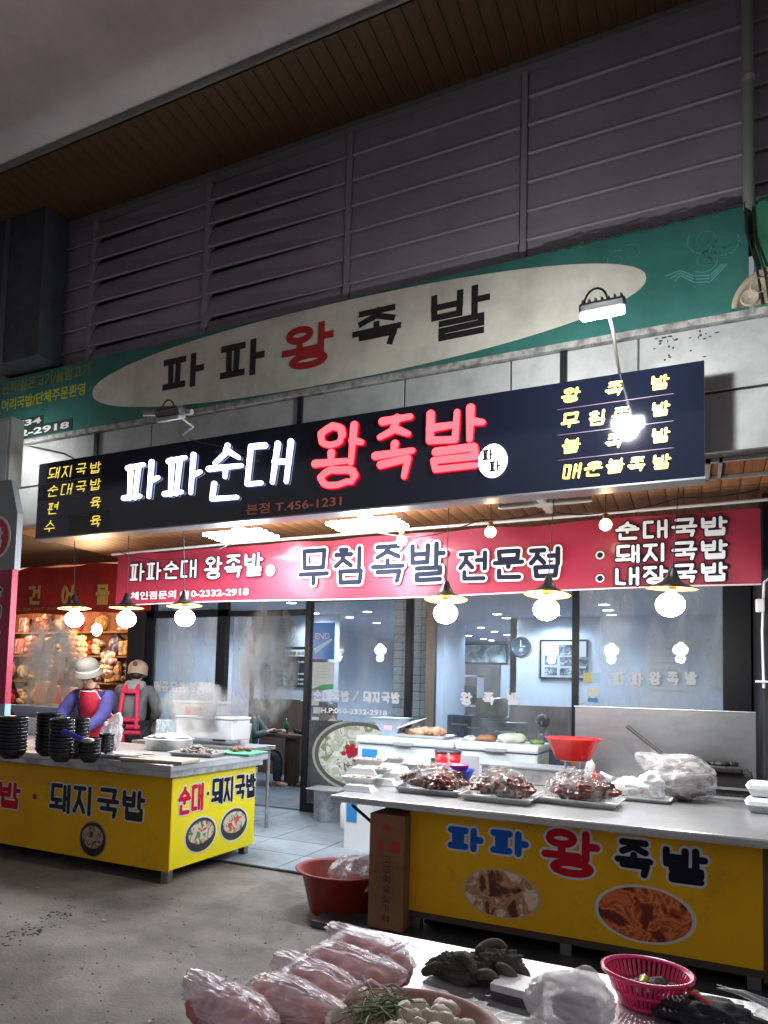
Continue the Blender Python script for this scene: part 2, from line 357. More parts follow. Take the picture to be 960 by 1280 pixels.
# ------------------------------------------------------------------ material palette
conc = M('concrete_ground', (.215, .195, .175), .62, bump=.5, bscale=60, var=.9, vscale=1.1, col2=(.105, .094, .084))
def dirty(m, dark=(.04, .036, .032), sc_=3.2, crack=True, amt=.75):
    nt = m.node_tree; N = nt.nodes; L = nt.links; b = N['Principled BSDF']; src = b.inputs['Base Color'].links[0].from_socket
    tc = N.new('ShaderNodeTexCoord'); n = N.new('ShaderNodeTexNoise'); n.inputs['Scale'].default_value = sc_; n.inputs['Detail'].default_value = 8; n.inputs['Roughness'].default_value = .75; L.new(tc.outputs['Object'], n.inputs['Vector'])
    r = N.new('ShaderNodeMapRange'); r.inputs[1].default_value = .56; r.inputs[2].default_value = .70; r.inputs[3].default_value = 0; r.inputs[4].default_value = amt; L.new(n.outputs['Fac'], r.inputs[0])
    mx = N.new('ShaderNodeMix'); mx.data_type = 'RGBA'; L.new(r.outputs[0], mx.inputs['Factor']); L.new(src, mx.inputs['A']); mx.inputs['B'].default_value = (*dark, 1); out = mx.outputs['Result']
    if crack:
        v = N.new('ShaderNodeTexVoronoi'); v.feature = 'DISTANCE_TO_EDGE'; v.inputs['Scale'].default_value = .7; n2 = N.new('ShaderNodeTexNoise'); n2.inputs['Scale'].default_value = 3; n2.inputs['Detail'].default_value = 6; L.new(tc.outputs['Object'], n2.inputs['Vector'])
        ad = N.new('ShaderNodeMix'); ad.data_type = 'VECTOR'; ad.inputs['Factor'].default_value = .25; L.new(tc.outputs['Object'], ad.inputs['A']); L.new(n2.outputs['Color'], ad.inputs['B']); L.new(ad.outputs['Result'], v.inputs['Vector'])
        r2 = N.new('ShaderNodeMapRange'); r2.inputs[1].default_value = .0; r2.inputs[2].default_value = .008; r2.inputs[3].default_value = .22; r2.inputs[4].default_value = 0; L.new(v.outputs['Distance'], r2.inputs[0])
        m3 = N.new('ShaderNodeMix'); m3.data_type = 'RGBA'; L.new(r2.outputs[0], m3.inputs['Factor']); L.new(out, m3.inputs['A']); m3.inputs['B'].default_value = (.04, .038, .035, 1); out = m3.outputs['Result']
        v2 = N.new('ShaderNodeTexVoronoi'); v2.inputs['Scale'].default_value = 5.5; L.new(tc.outputs['Object'], v2.inputs['Vector'])
        r4 = N.new('ShaderNodeMapRange'); r4.inputs[1].default_value = .05; r4.inputs[2].default_value = .09; r4.inputs[3].default_value = .55; r4.inputs[4].default_value = 0; L.new(v2.outputs['Distance'], r4.inputs[0])
        m4 = N.new('ShaderNodeMix'); m4.data_type = 'RGBA'; L.new(r4.outputs[0], m4.inputs['Factor']); L.new(out, m4.inputs['A']); m4.inputs['B'].default_value = (.09, .085, .08, 1); out = m4.outputs['Result']
    L.new(out, b.inputs['Base Color'])
dirty(conc)
tile_m = M('shop_tile', (.27, .32, .37), .42, bump=.15, bscale=30, var=.8, vscale=2.0, col2=(.20, .24, .28))
steel = M('stainless', (.66, .67, .68), .34, .85, bump=.12, bscale=9, var=.9, vscale=6, col2=(.38, .39, .40))
steel_t = M('counter_steel', (.72, .73, .74), .27, .8, bump=.10, bscale=5, var=.9, vscale=3.5, col2=(.55, .56, .57), stretch=(1, .5, 1))
alu = M('aluminium_tray', (.78, .78, .77), .4, .7, bump=.1, bscale=30)
black_fr = M('black_frame', (.010, .011, .015), .4, spec=.3)
dark_m = M('dark_wall', (.018, .017, .02), .7, bump=.1)
brown_m = M('brown_header', (.05, .028, .025), .55, var=.5)
cream_m = M('fascia_panel_paint', (.40, .40, .38), .45, bump=.12, bscale=12, var=.6, vscale=3, col2=(.27, .27, .26))
louv_m = M('louver_metal', (.28, .245, .275), .5, .0, bump=.1, bscale=8, var=.6, vscale=2, col2=(.22, .19, .215))
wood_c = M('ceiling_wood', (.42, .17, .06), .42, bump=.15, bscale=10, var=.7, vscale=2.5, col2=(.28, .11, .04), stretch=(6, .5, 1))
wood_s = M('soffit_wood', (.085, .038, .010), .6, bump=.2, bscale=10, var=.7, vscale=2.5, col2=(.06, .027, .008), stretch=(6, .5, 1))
white_p = M('white_plastic', (.78, .79, .80), .35, bump=.05)
foam_m = M('styrofoam', (.84, .85, .86), .6, bump=.35, bscale=140)
red_pl = M('red_plastic', (.62, .02, .03), .3)
redw = M('dark_red_tub_plastic', (.36, .035, .025), .38, var=.4)
cable = M('black_cable', (.01, .01, .01), .5)
NY = Vector((0, -1, 0)); NX = Vector((1, 0, 0)); VY = Vector((0, 1, 0))

# ------------------------------------------------------------------ ground
MB().quad((-60, -40, 0), (60, -40, 0), (60, 60, 0), (-60, 60, 0)).build('ground', conc, kind='structure')
pv = MB().box((-6.45, 5.0, .004), (1.3, 7.46, .012)).build('pavement', M('grout', (.09, .10, .11), .8), kind='structure')
tm = None
for i in range(13):
    for j in range(5):
        x0 = -6.44+i*.595; y0 = 5.0+j*.495
        if tm is None:
            o = MB().bbox((0, 0, 0), (.585, .485, .012), .003).build('tile', tile_m, pv, local=True); tm = o
        else: o = tm.copy(); COL.objects.link(o)
        o.location = (x0, y0, .0125+random.uniform(-.0012, .0012))
# drain strip where the asphalt is broken, gravelly edge
gr = MB()
for k in range(70):
    a = random.random(); p = PZ(0+a*95+random.uniform(-6, 6), 1180-a*45+random.uniform(-9, 9), 0)
    gr.ball((p.x, p.y, .002), (random.uniform(.004, .013), random.uniform(.004, .013), random.uniform(.002, .006)), 1, .3, 2, k)
for k in range(420):
    p = (random.uniform(-5, -.8), random.uniform(1.2, 4.1))
    gr.ball((p[0], p[1], .001), (random.uniform(.003, .008), random.uniform(.003, .008), .004), 1, .3, 2, k)
gr.build('gravel', M('grit', (.20, .18, .16), .9, var=.8, vscale=9, col2=(.05, .045, .04)), kind='stuff')

# ------------------------------------------------------------------ arcade roof and soffit, louvred upper wall
roof = MB(); rp = [(4.43, 6.215), (3.2, 6.42), (1.5, 6.5), (-1, 6.5), (-4, 6.4)]
for i in range(4):
    (ya, za), (yb, zb) = rp[i], rp[i+1]
    roof.add([(-14, ya, za), (3, ya, za), (3, yb, zb), (-14, yb, zb), (-14, ya, za+.03), (3, ya, za+.03), (3, yb, zb+.03), (-14, yb, zb+.03)], [(0, 1, 2, 3), (4, 7, 6, 5)])
ar = thing('arcade_roof', 'pale translucent sheet roof of the market arcade at the upper left, beyond the brown soffit', 'roof', (-5, 2, 6.3))
roof.build('roof_sheet', M('roof_sheet', (.85, .77, .75), .6, bump=.25, bscale=2.5, var=.8, vscale=.5, col2=(.62, .57, .57)), ar)
MB().box((-14, 4.425, 6.165), (3, 4.45, 6.225)).build('edge_trim', M('roof_trim', (.22, .22, .2), .4, .3), ar)
up = thing('upper_wall', 'dark grey louvred upper wall between the wooden soffit and the green signboard', 'wall', (-3, 5.3, 4.6))
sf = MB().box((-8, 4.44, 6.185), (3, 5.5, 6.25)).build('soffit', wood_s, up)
pl = None
for i in range(88):
    x0 = -7.9+i*.122
    if pl is None:
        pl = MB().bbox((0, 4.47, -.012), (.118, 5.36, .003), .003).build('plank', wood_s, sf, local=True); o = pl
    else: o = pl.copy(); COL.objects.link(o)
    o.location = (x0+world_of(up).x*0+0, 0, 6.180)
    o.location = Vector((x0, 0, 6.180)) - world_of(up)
MB().box((-8, 5.42, 4.4), (3, 5.5, 6.25)).build('backing', M('louver_backing', (.03, .028, .03), .8), up)
bx = [-8, PY(118, 300, 5.33).x, PY(259, 300, 5.33).x, PY(436, 250, 5.33).x, PY(655, 200, 5.33).x, PY(936, 130, 5.33).x, 1.9]
for b in range(6):
    x0, x1 = bx[b]+.03, bx[b+1]-.03
    for k in range(7):
        zt = 6.13-k*.225
        m = MB().add([(x0, 5.350, zt+.01), (x1, 5.350, zt+.01), (x1, 5.328, zt-.215), (x0, 5.328, zt-.215), (x0, 5.36, zt+.01), (x1, 5.36, zt+.01), (x1, 5.345, zt-.22), (x0, 5.345, zt-.22)],
                 [(0, 3, 2, 1), (4, 5, 6, 7), (3, 7, 6, 2), (0, 4, 7, 3), (1, 2, 6, 5)])
        if b < 3: m = MB().add([(x0, 5.375, zt+.01), (x1, 5.345, zt+.01), (x1, 5.325, zt-.215), (x0, 5.300, zt-.215), (x0, 5.385, zt+.01), (x1, 5.355, zt+.01), (x1, 5.34, zt-.22), (x0, 5.32, zt-.22)], [(0, 3, 2, 1), (4, 5, 6, 7), (3, 7, 6, 2), (0, 4, 7, 3), (1, 2, 6, 5)])
        lv = m.build('louver', louv_m, up)
        (MB().box((x0, 5.316, zt-.221), (x1, 5.3275, zt-.212)) if b > 2 else MB().add([(x0, 5.292, zt-.214), (x1, 5.317, zt-.214), (x1, 5.324, zt-.214), (x0, 5.2995, zt-.214), (x0, 5.292, zt-.222), (x1, 5.317, zt-.222), (x1, 5.324, zt-.222), (x0, 5.2995, zt-.222)], [(0, 1, 2, 3), (7, 6, 5, 4), (0, 4, 5, 1), (1, 5, 6, 2), (2, 6, 7, 3), (3, 7, 4, 0)])).build('lip', M('louver_lip_highlight', (.42, .39, .41), .4), lv)  # lit lower edge of each slat put into the lip's lighter colour
for x in bx[1:-1]:
    MB().box((x-.022, 5.318, 4.45), (x+.022, 5.42, 6.17)).build('post', louv_m, up)
MB().box((-8, 5.27, 6.12), (3, 5.36, 6.183)).build('top_rail', M('rail_paint', (.16, .15, .16), .5), up)
# column at the far left and thin pipe at the right
c0 = thing('column', 'dark blue-grey square column at the far left beside the louvres', 'column', (-6.6, 5.0, 0))
x1 = PY(55, 300, 4.98).x
MB().bbox((x1-.75, 4.98, 4.63), (x1, 5.28, 6.17), .01).build('shaft', M('column_paint', (.055, .06, .075), .5, var=.5), c0)
MB().box((x1-.56, 4.965, 4.63), (x1-.5, 4.982, 6.17)).build('trim', M('column_trim', (.10, .10, .11), .5), c0)
px_ = thing('drain_pipe', 'grey-green vertical pipe in front of the louvres near the right edge', 'pipe', (PY(935, 130, 5.2).x, 5.2, 4.6))
MB().tube([(PY(935, 130, 5.2).x, 5.2, 4.55), (PY(935, 130, 5.2).x, 5.2, 6.2)], .035, 14).build('pipe', M('pipe_paint', (.2, .22, .19), .45), px_)
MB().tube([(PY(935, 130, 5.2).x, 5.2, 5.4), (PY(935, 130, 5.2).x, 5.2, 5.44)], .042, 14).build('clamp', steel, px_)

# ------------------------------------------------------------------ green signboard with the pale oval
gb = thing('green_signboard', 'long weathered green signboard with a pale oval and black and red Korean lettering', 'signboard', (-3, 5.2, 3.88))
green_m = M('sign_green', (.030, .135, .112), .42, bump=.06, bscale=8, var=.8, vscale=1.6, col2=(.016, .10, .075))
MB().bbox((-7.4, 5.2, 3.885), (PY(936, 320, 5.2).x, 5.27, 4.585), .006).build('board', green_m, gb)
MB().bbox((PY(943, 320, 5.2).x, 5.195, 3.89), (2.2, 5.265, 4.62), .006).build('board', M('sign_green_right', (.035, .17, .10), .42, var=.7), gb)
le = PY(117, 470, 5.2).x; re = PY(808, 372, 5.2).x; cxo = (le+re)/2; ax = (re-le)/2
def sell(t, n=2.15):
    c, s = math.cos(t), math.sin(t)
    return (cxo+ax*math.copysign(abs(c)**(2/n), c), 4.236+.335*math.copysign(abs(s)**(2/n), s))
MB().ext([(p[0], p[1]) for p in [sell(2*math.pi*i/72) for i in range(72)]], Vector((0, 5.198, 0)), AX, AZ, NY, .004).build('oval_panel', M('sign_ivory', (.60, .56, .47), .5, bump=.05, var=.6, vscale=2, col2=(.40, .37, .31)), gb)
blk = M('letter_black', (.012, .01, .01), .45); redl = M('letter_red', (.36, .012, .015), .45)
for ch, xa, xb, ya, yb, m in (('파', 203, 254, 441, 491, blk), ('파', 275, 330, 424, 477, blk), ('왕', 353, 415, 404, 468, redl), ('족', 440, 501, 383, 441, blk), ('발', 538, 612, 360, 430, blk)):
    a = PY(xa, yb-1, 5.193); b = PY(xb, yb-(xb-xa)*.19, 5.193); t = PY(xa, ya+9, 5.193)
    g = MB(); hh = (t.z-a.z); ww = b.x-a.x
    glyph(g, ch, Vector((a.x, 5.193, a.z)), AX, AZ, NY, ww, hh, .024 if ch in '족발' else .029, .0025, sq=True)
    g.build('letter', m, gb)
ylw = M('letter_olive', (.22, .23, .03), .55)
latin('편육/삶은고기/눌림고기', PY(2, 494, 5.197), .13, AX, AZ, NY, ylw, 'lettering', gb, PY(112, 460, 5.2).x-PY(2, 490, 5.2).x, off=.014)
latin('머리국밥/단체주문환영', PY(2, 515, 5.197), .13, AX, AZ, NY, M('letter_yellow', (.40, .42, .03), .55), 'lettering', gb, PY(106, 490, 5.2).x-PY(2, 510, 5.2).x, off=.018)
a = PY(0, 555, 5.2)
MB().box((PY(-60, 560, 5.2).x, 5.1945, 3.905), (PY(90, 540, 5.2).x, 5.2, 4.02)).build('number_patch', M('patch_dark', (.012, .03, .022), .5), gb)
MB().box((PY(-60, 560, 5.2).x, 5.1945, 4.021), (PY(54, 530, 5.2).x, 5.2, 4.115)).build('number_patch', MC['patch_dark'], gb)
wl = M('letter_white', (.7, .7, .66), .5)
latin('456-7734', Vector((PY(-26, 545, 5.2).x, 5.193, 4.032)), .065, AX, AZ, NY, wl, 'lettering', gb, PY(52, 527, 5.2).x-PY(-26, 545, 5.2).x, off=.03)
latin('010-2332-2918', Vector((PY(-42, 560, 5.2).x, 5.193, 3.925)), .07, AX, AZ, NY, wl, 'lettering', gb, PY(87, 533, 5.2).x-PY(-42, 560, 5.2).x, off=.03)
# pale cloud scrolls and the round emblem at the right
def scroll(cx, cy, r, turns, s=1, w=.0045, ph=0):
    sw = MB()
    c = PY(cx, cy, 5.197); pts = []
    n = int(18*turns)
    for i in range(n+1):
        t = 2*math.pi*turns*i/n; q = r*(1-i/n*.8)
        pts.append((c.x+q*math.cos(s*t+ph), 5.197, c.z+q*math.sin(s*t+ph)))
    for u, v in zip(pts, pts[1:]): sw.ext(_capsule((u[0], u[2]), (v[0], v[2]), w, w, n=5), Vector((0, 5.198, 0)), AX, AZ, NY, .001)
    sw.build('cloud_scroll', M('scroll_paint', (.07, .24, .20), .5), gb)
for a in ((880, 300, .10, 1.6, 1, .004, 2.6), (905, 305, .09, 1.5, -1, .004, .5), (882, 325, .085, 1.6, 1, .004, 4), (770, 325, .07, 1.4, 1, .003, 1), (790, 315, .06, 1.4, -1, .003, 2)): scroll(*a)
for q in range(3):
    sw = MB(); pts = [PY(832+q*6, 345+q*3, 5.197), PY(850, 338+q*3, 5.197), PY(868, 345+q*4, 5.197), PY(888, 344+q*4, 5.197), PY(903+q*3, 330, 5.197)]
    for u, v in zip(pts, pts[1:]): sw.ext(_capsule((u.x, u.z), (v.x, v.z), .004, .004, n=5), Vector((0, 5.198, 0)), AX, AZ, NY, .001)
    sw.build('cloud_tail', M('scroll_paint', (.07, .24, .20), .5), gb)
ec = PY(968, 385, 5.2); em = MB(); em.mt = Matrix.Translation((ec.x, 5.185, 3.90)) @ Matrix.Rotation(R(90), 4, 'X')
em.lathe([(.0, .006), (.20, .006), (.20, .014), (.235, .016), (.235, -.01)], n=36, a0=0, a1=math.pi)
for q in range(5):
    t = math.pi*(.12+.19*q); em.lathe([(.0, .0), (.02, .012), (.045, .012), (.05, .02), (.055, .006)], (.145*math.cos(t), .145*math.sin(t), .004), 12)
em.build('round_emblem', M('emblem_tan', (.33, .27, .19), .6, bump=.3, bscale=30, var=.6), gb)
MB().tube([PY(931, 252, 5.18), PY(933, 290, 5.18), PY(945, 330, 5.17), PY(953, 380, 5.17)], .007, 6).build('wire', cable, gb)
MB().tube([PY(940, 250, 5.18), PY(944, 300, 5.18), PY(956, 340, 5.16), PY(962, 380, 5.17)], .006, 6).build('wire', cable, gb)
tp = MB()
for k in range(40):
    x = PY(690, 290, 5.2).x + k*.04; tp.ball((x, 5.19, 4.585+random.uniform(-.012, .006)), (.03, .008, random.uniform(.004, .016)), 1, .4, 2, k)
tp.build('torn_edge', M('peeling', (.03, .035, .03), .8), gb)

# ------------------------------------------------------------------ fascia panels between the two signs and the canopy ceiling
bd = thing('market_building', 'shop building with cream fascia panels over a plank ceiling', 'building', (-3, 5.25, 0))
fb = MB().box((-6.9, 5.26, 3.0), (2.2, 5.4, 3.90)).build('fascia', M('fascia_back', (.16, .16, .15), .7), bd)
xs = [-6.9, PY(120, 560, 5.2).x, PY(188, 540, 5.2).x, PY(375, 510, 5.2).x, PY(505, 480, 5.2).x, PY(638, 465, 5.2).x, PY(705, 450, 5.2).x, PY(798, 440, 5.2).x, 1.0, 2.2]
for i in range(9):
    MB().bbox((xs[i]+.006, 5.215, 3.40), (xs[i+1]-.006, 5.26, 3.83), .004).build('fascia_panel', cream_m, fb)
    MB().bbox((xs[i]+.006, 5.225, 3.0), (xs[i+1]-.006, 5.26, 3.385), .004).build('fascia_panel', cream_m, fb)
MB().bbox((-6.9, 5.17, 3.835), (2.2, 5.26, 3.88), .005).build('ledge', M('ledge_paint', (.33, .32, .29), .6, var=.9, vscale=14, col2=(.14, .13, .12)), bd)
st = MB()
for k in range(30):
    p = PY(random.uniform(815, 900), random.uniform(405, 450), 5.2)
    st.ball((p.x, 5.213, min(3.81, p.z)), (random.uniform(.004, .016), .003, random.uniform(.003, .01)), 1, .5, 2, k)
st.build('chip', M('chipped_paint', (.05, .05, .05), .8), fb, kind='stuff')
for x in (120, 375, 705): 
    q = PY(x, 560-(x-120)*.18, 5.2).x; MB().box((q-.022, 5.19, 3.45), (q+.022, 5.216, 3.83)).build('sign_bracket', black_fr, bd)
cl = MB().box((-6.5, 5.4, 3.02), (2.2, 7.6, 3.06)).build('canopy_ceiling', wood_c, bd)
pl = None
for i in range(70):
    if pl is None:
        pl = MB().bbox((0, 5.27, -.012), (.118, 7.48, .004), .004).build('plank', wood_c, cl, local=True); o = pl
    else: o = pl.copy(); COL.objects.link(o)
    o.location = Vector((-6.5+i*.124, 0, 3.012)) - world_of(bd)
# ceiling hatch frame at the right
p0 = PZ(945, 580, 2.99); hx = thing('ceiling_hatch', 'cream-framed square hatch in the plank ceiling at the right edge', 'hatch', (p0.x, p0.y, 2.99))
for a, b in (((-.3, 0), (.5, .03)), ((-.3, .42), (.5, .45)), ((-.3, 0), (-.27, .45)), ((-.22, 0), (-.2, .45))):
    MB().box((p0.x+a[0], p0.y+a[1]-.2, 2.972), (p0.x+b[0], p0.y+b[1]-.2, 2.996)).build('frame', cream_m, hx)

# side walls and headers of the storefront, dark walls left and right
Y0 = 7.5
def fx(x, y=800): return PY(x, y, Y0).x
MB().box((-6.62, 7.42, 0), (-6.33, 7.56, 3.02)).build('pier', dark_m, bd)
MB().box((-6.33, 7.44, 2.50), (fx(905, 740), 7.60, 3.02)).build('header', brown_m, bd)
MB().box((fx(941, 800), 6.4, 0), (2.2, 7.6, 3.02)).build('side_wall', dark_m, bd)
MB().box((fx(941, 800)-.02, 7.40, 0), (fx(941, 800)+.002, 7.5, 3.0)).build('pier', black_fr, bd)
# beige interior walls, floor, ceiling of the eating hall
iw = M('hall_wall', (.62, .67, .74), .6, bump=.05, var=.4, vscale=1.2, col2=(.54, .58, .65)); wsc = M('hall_wainscot', (.12, .075, .055), .5, var=.5, stretch=(8, 8, .6))
MB().box((-6.4, 7.6, .0), (1.2, 17, .02)).build('hall_floor', M('hall_floor', (.22, .25, .29), .3, var=.5), bd)
MB().box((-8.6, 7.6, 2.62), (1.3, 17, 2.75)).build('hall_ceiling', M('hall_ceiling', (.62, .66, .74), .7), bd)
walls = MB().box((-2.53, 11.5, 1.27), (1.2, 11.6, 2.62)).box((-2.53, 11.5, 1.27), (-2.43, 16.6, 2.62)).box((-6.5, 16.5, 0), (-2.4, 16.6, 2.62))
walls.box((-6.5, 7.56, 0), (-6.42, 16.6, 2.62)).box((-6.42, 10.5, 1.24), (-5.72, 10.6, 2.62)).box((1.1, 7.6, 0), (1.2, 11.6, 2.62)).box((-3.62, 11.2, 0), (-3.50, 12.4, 2.62)).build('hall_wall', iw, bd)
MB().box((-2.53, 11.49, 0), (1.2, 11.6, 1.27)).box((-2.53, 11.6, 0), (-2.43, 16.5, 1.27)).box((-6.42, 10.49, 0), (-5.72, 10.6, 1.24)).build('wainscot', wsc, bd)

# ------------------------------------------------------------------ storefront frames, panes, relief pillar
sfr = thing('storefront', 'black framed glass shopfront of the restaurant under the red banner', 'shopfront', (-3, Y0, 0))
gl = glass('shop_glass', dirt=.12); gl2 = glass('shop_glass_steamy', dirt=.34)
def post(xa, xb, y0=7.44, y1=7.52, z0=0, z1=2.5, m=black_fr, n='frame_post'): return MB().bbox((xa, y0, z0), (xb, y1, z1), .004).build(n, m, sfr)
post(-6.33, fx(195, 800)); post(fx(274, 800), fx(286, 800)); post(fx(384), fx(391)); post(fx(509), fx(517)); post(fx(716), fx(724)); post(fx(903), fx(941), 7.40, 7.52)
post(fx(535), fx(546), m=M('bronze_alu', (.20, .18, .155), .4, .6), n='mullion')
post(-6.33, fx(286), 7.44, 7.52, 2.27, 2.36, n='rail'); post(-6.33, fx(286), 7.44, 7.52, 0, .5, n='panel')
post(fx(286), fx(384), 7.47, 7.51, 2.27, 2.34, n='rail'); post(fx(391), fx(509), 7.44, 7.52, .02, .13, n='rail'); post(fx(391), fx(509), 7.44, 7.52, 2.42, 2.5, n='rail')
post(fx(535), fx(903), 7.44, 7.52, .6, .72, n='rail'); post(fx(535), fx(903), 7.45, 7.51, 0, .6, m=dark_m, n='panel')
for xa, xb, g, z0, z1, yy in ((195, 274, gl2, .5, 2.27, 7.48), (391, 509, gl, .13, 2.42, 7.48), (546, 716, gl, .72, 2.5, 7.48), (724, 903, gl2, .72, 2.5, 7.48), (517, 535, gl, .1, 2.5, 7.47)):
    MB().box((fx(xa), yy, z0), (fx(xb), yy+.006, z1)).build('pane', g, sfr)
MB().box((fx(290), 7.53, .1), (fx(313), 7.536, 2.27)).build('pane', gl2, sfr); post(fx(313), fx(317), 7.52, 7.55, .05, 2.27, M('leaf_frame', (.16, .17, .19), .4, .5), 'frame_post')
# relief clad pillar just inside, courses of pillowed blocks
pil = thing('relief_pillar', 'pale green-grey pillar clad in small relief blocks behind the black post', 'pillar', (fx(519), 7.62, 0))
pm = M('relief_block', (.80, .86, .78), .55, bump=.3, bscale=50, var=.5)
MB().box((fx(492, 800)-.05, 7.66, 0), (fx(533), 7.8, 2.62)).build('core', M('pillar_core', (.25, .28, .26), .8), pil)
x0, x1 = fx(492, 800)-.05, fx(533)
bk_ = None; wb = (x1-x0)/4
for r_ in range(15):
    for c_ in range(4):
        if bk_ is None: bk_ = MB().bbox((0, 0, 0), (wb-.006, .03, .085), .012).build('block', pm, pil, local=True); o = bk_
        else: o = bk_.copy(); COL.objects.link(o)
        o.location = Vector((x0+c_*wb+.003, 7.632+random.uniform(-.006, .004), 1.15+r_*.0905)) - world_of(pil)

# ------------------------------------------------------------------ hall furniture seen through the glass
dl_m = M('downlight_face', (1, 1, 1), .4, emit=(.85, .93, 1), es=32)
dlp = [(-2.58,10.82),(-2.57,11.4),(-3.37,12.94),(-3.33,13.78),(-3.26,14.52),(-4.06,14.65),(-4.48,15.3),(-3.98,15.5),(-3.92,15.95),(-1.79,11.1),(-1.01,9.97),(-1.02,10.6),(-1.03,11.2),(-5.3,10.2),(-4.38,10.15),(-5.0,10.86),(-4.92,11.82),(-5.0,8.9)]  # last position is an added downlight that brightens the hall behind the doorway
wh = ['near the clock','by the clock wall','over the aisle','over the middle aisle','deep over the aisle','left of the deep aisle','over the far left table','far back','farthest back','above the photo frame','behind the right-hand window, nearest','behind the right-hand window, second','behind the right-hand window, third','left over the doorway','behind the glass panel, right','behind the glass panel, left','behind the glass panel, deepest','added to brighten the doorway']
for (x, y), q in zip(dlp, wh):
    t = thing('downlight', 'round white ceiling downlight in the eating hall, '+q, 'downlight', (x, y, 2.62), group='downlights in the hall ceiling')
    MB().lathe([(.085, 0), (.085, -.012), (.068, -.012)], (x, y, 2.62), 20).build('ring', white_p, t)
    MB().disc((x, y, 2.611), .068, 20).build('diffuser', dl_m, t)
dlp2 = dlp
for k in (0, 2, 4, 7, 9, 10, 13, 14, 15, 17):  # the last index is the downlight added for the doorway
    lamp('hall_downlight', (dlp2[k][0], dlp2[k][1], 2.59), {9: 40, 13: 40}.get(k, 88), (.76, .89, 1), .07, 'SPOT')
def framed(name, lab, cat, x0, x1, z0, z1, y, face, fr=black_fr, fw=.03):
    t = thing(name, lab, cat, ((x0+x1)/2, y, z0))
    MB().bbox((x0, y-.03, z0), (x1, y, z1), .006).build('frame', fr, t)
    MB().box((x0+fw, y-.034, z0+fw), (x1-fw, y-.028, z1-fw)).build('picture', face, t)
    return t
ph = speckle('photo_print', [(.02, .03, .04), (.2, .25, .3), (.08, .09, .12), (.45, .5, .55)], 9, .3)
f = framed('photo_frame', 'black framed wall display of several small photographs', 'picture frame', PY(674, 845, 11.45).x, PY(735, 845, 11.45).x, 1.68, 2.28, 11.49, M('photo_mount', (.55, .58, .62), .5))
fx0, fz0 = PY(674, 845, 11.45).x, 1.68
for a, b, c, d in ((.28, .36, .52, .52), (.08, .22, .26, .36), (.30, .2, .48, .34), (.52, .2, .70, .34), (.08, .06, .26, .18), (.3, .06, .48, .17), (.52, .06, .7, .17)):
    MB().box((fx0+a, 11.452, fz0+b), (fx0+c, 11.457, fz0+d)).build('photo', ph, f)
ck = PY(651, 808, 11.48); t = thing('wall_clock', 'dark round clock high on the hall wall', 'clock', (ck.x, 11.48, ck.z))
m = MB(); m.mt = Matrix.Translation((ck.x, 11.49, ck.z)) @ Matrix.Rotation(R(90), 4, 'X'); m.lathe([(0, .02), (.13, .02), (.135, .035), (.15, .035), (.155, 0)], n=28); m.build('case', M('clock_teal', (.015, .05, .07), .35), t)
MB().box((ck.x-.006, 11.462, ck.z-.01), (ck.x+.006, 11.468, ck.z+.10)).build('hand', wl, t); MB().box((ck.x-.01, 11.462, ck.z-.006), (ck.x+.07, 11.468, ck.z+.006)).build('hand', wl, t)
# menu board by the doorway
mbx = [PY(343, 860, 10.4).x, PY(392, 860, 10.4).x]
t = thing('menu_board', 'black wall menu board with white Korean lines seen through the doorway', 'menu board', (mbx[0], 10.45, 1.45))
MB().bbox((mbx[0], 10.42, 1.44), (mbx[1]+.2, 10.47, 2.10), .005).build('board', M('menu_black', (.02, .022, .03), .4), t)
MB().bbox((mbx[0]+.17, 10.412, 1.94), (mbx[1]+.15, 10.42, 2.05), .01).build('title_strip', wl, t)
latin('왕족발 순대국밥', Vector((mbx[0]+.20, 10.409, 1.96)), .06, AX, AZ, NY, blk, 'title', t, .45, off=.02)
for i, (s, z) in enumerate((('돼지국밥', 1.83), ('족 발', 1.64), ('편 육', 1.55), ('수 육', 1.48))): 
    latin(s, Vector((mbx[0]+.05, 10.416, z)), .045, AX, AZ, NY, wl, 'menu_line', t, .16, off=.02); latin('9,000', Vector((mbx[0]+.42, 10.416, z)), .035, AX, AZ, NY, wl, 'menu_line', t, .14, off=.02)
wx = PY(328, 860, 10.4).x
MB().box((-6.42, 10.485, 1.24), (-5.0, 10.5, 2.62)).build('hall_wall', iw, bd); MB().box((-6.42, 10.475, 0), (-5.0, 10.499, 1.22)).build('wainscot', wsc, bd)
t = thing('wall_sign', 'narrow black vertical sign with white letters beside the menu board', 'sign', (wx, 10.45, 1.3))
MB().bbox((wx, 10.45, 1.26), (wx+.10, 10.48, 1.80), .004).build('plate', MC['menu_black'], t)
for i, c in enumerate('무침족발맛집'): latin(c, Vector((wx+.02, 10.447, 1.71-i*.085)), .06, AX, AZ, NY, wl, 'lettering', t, .06, off=.03)
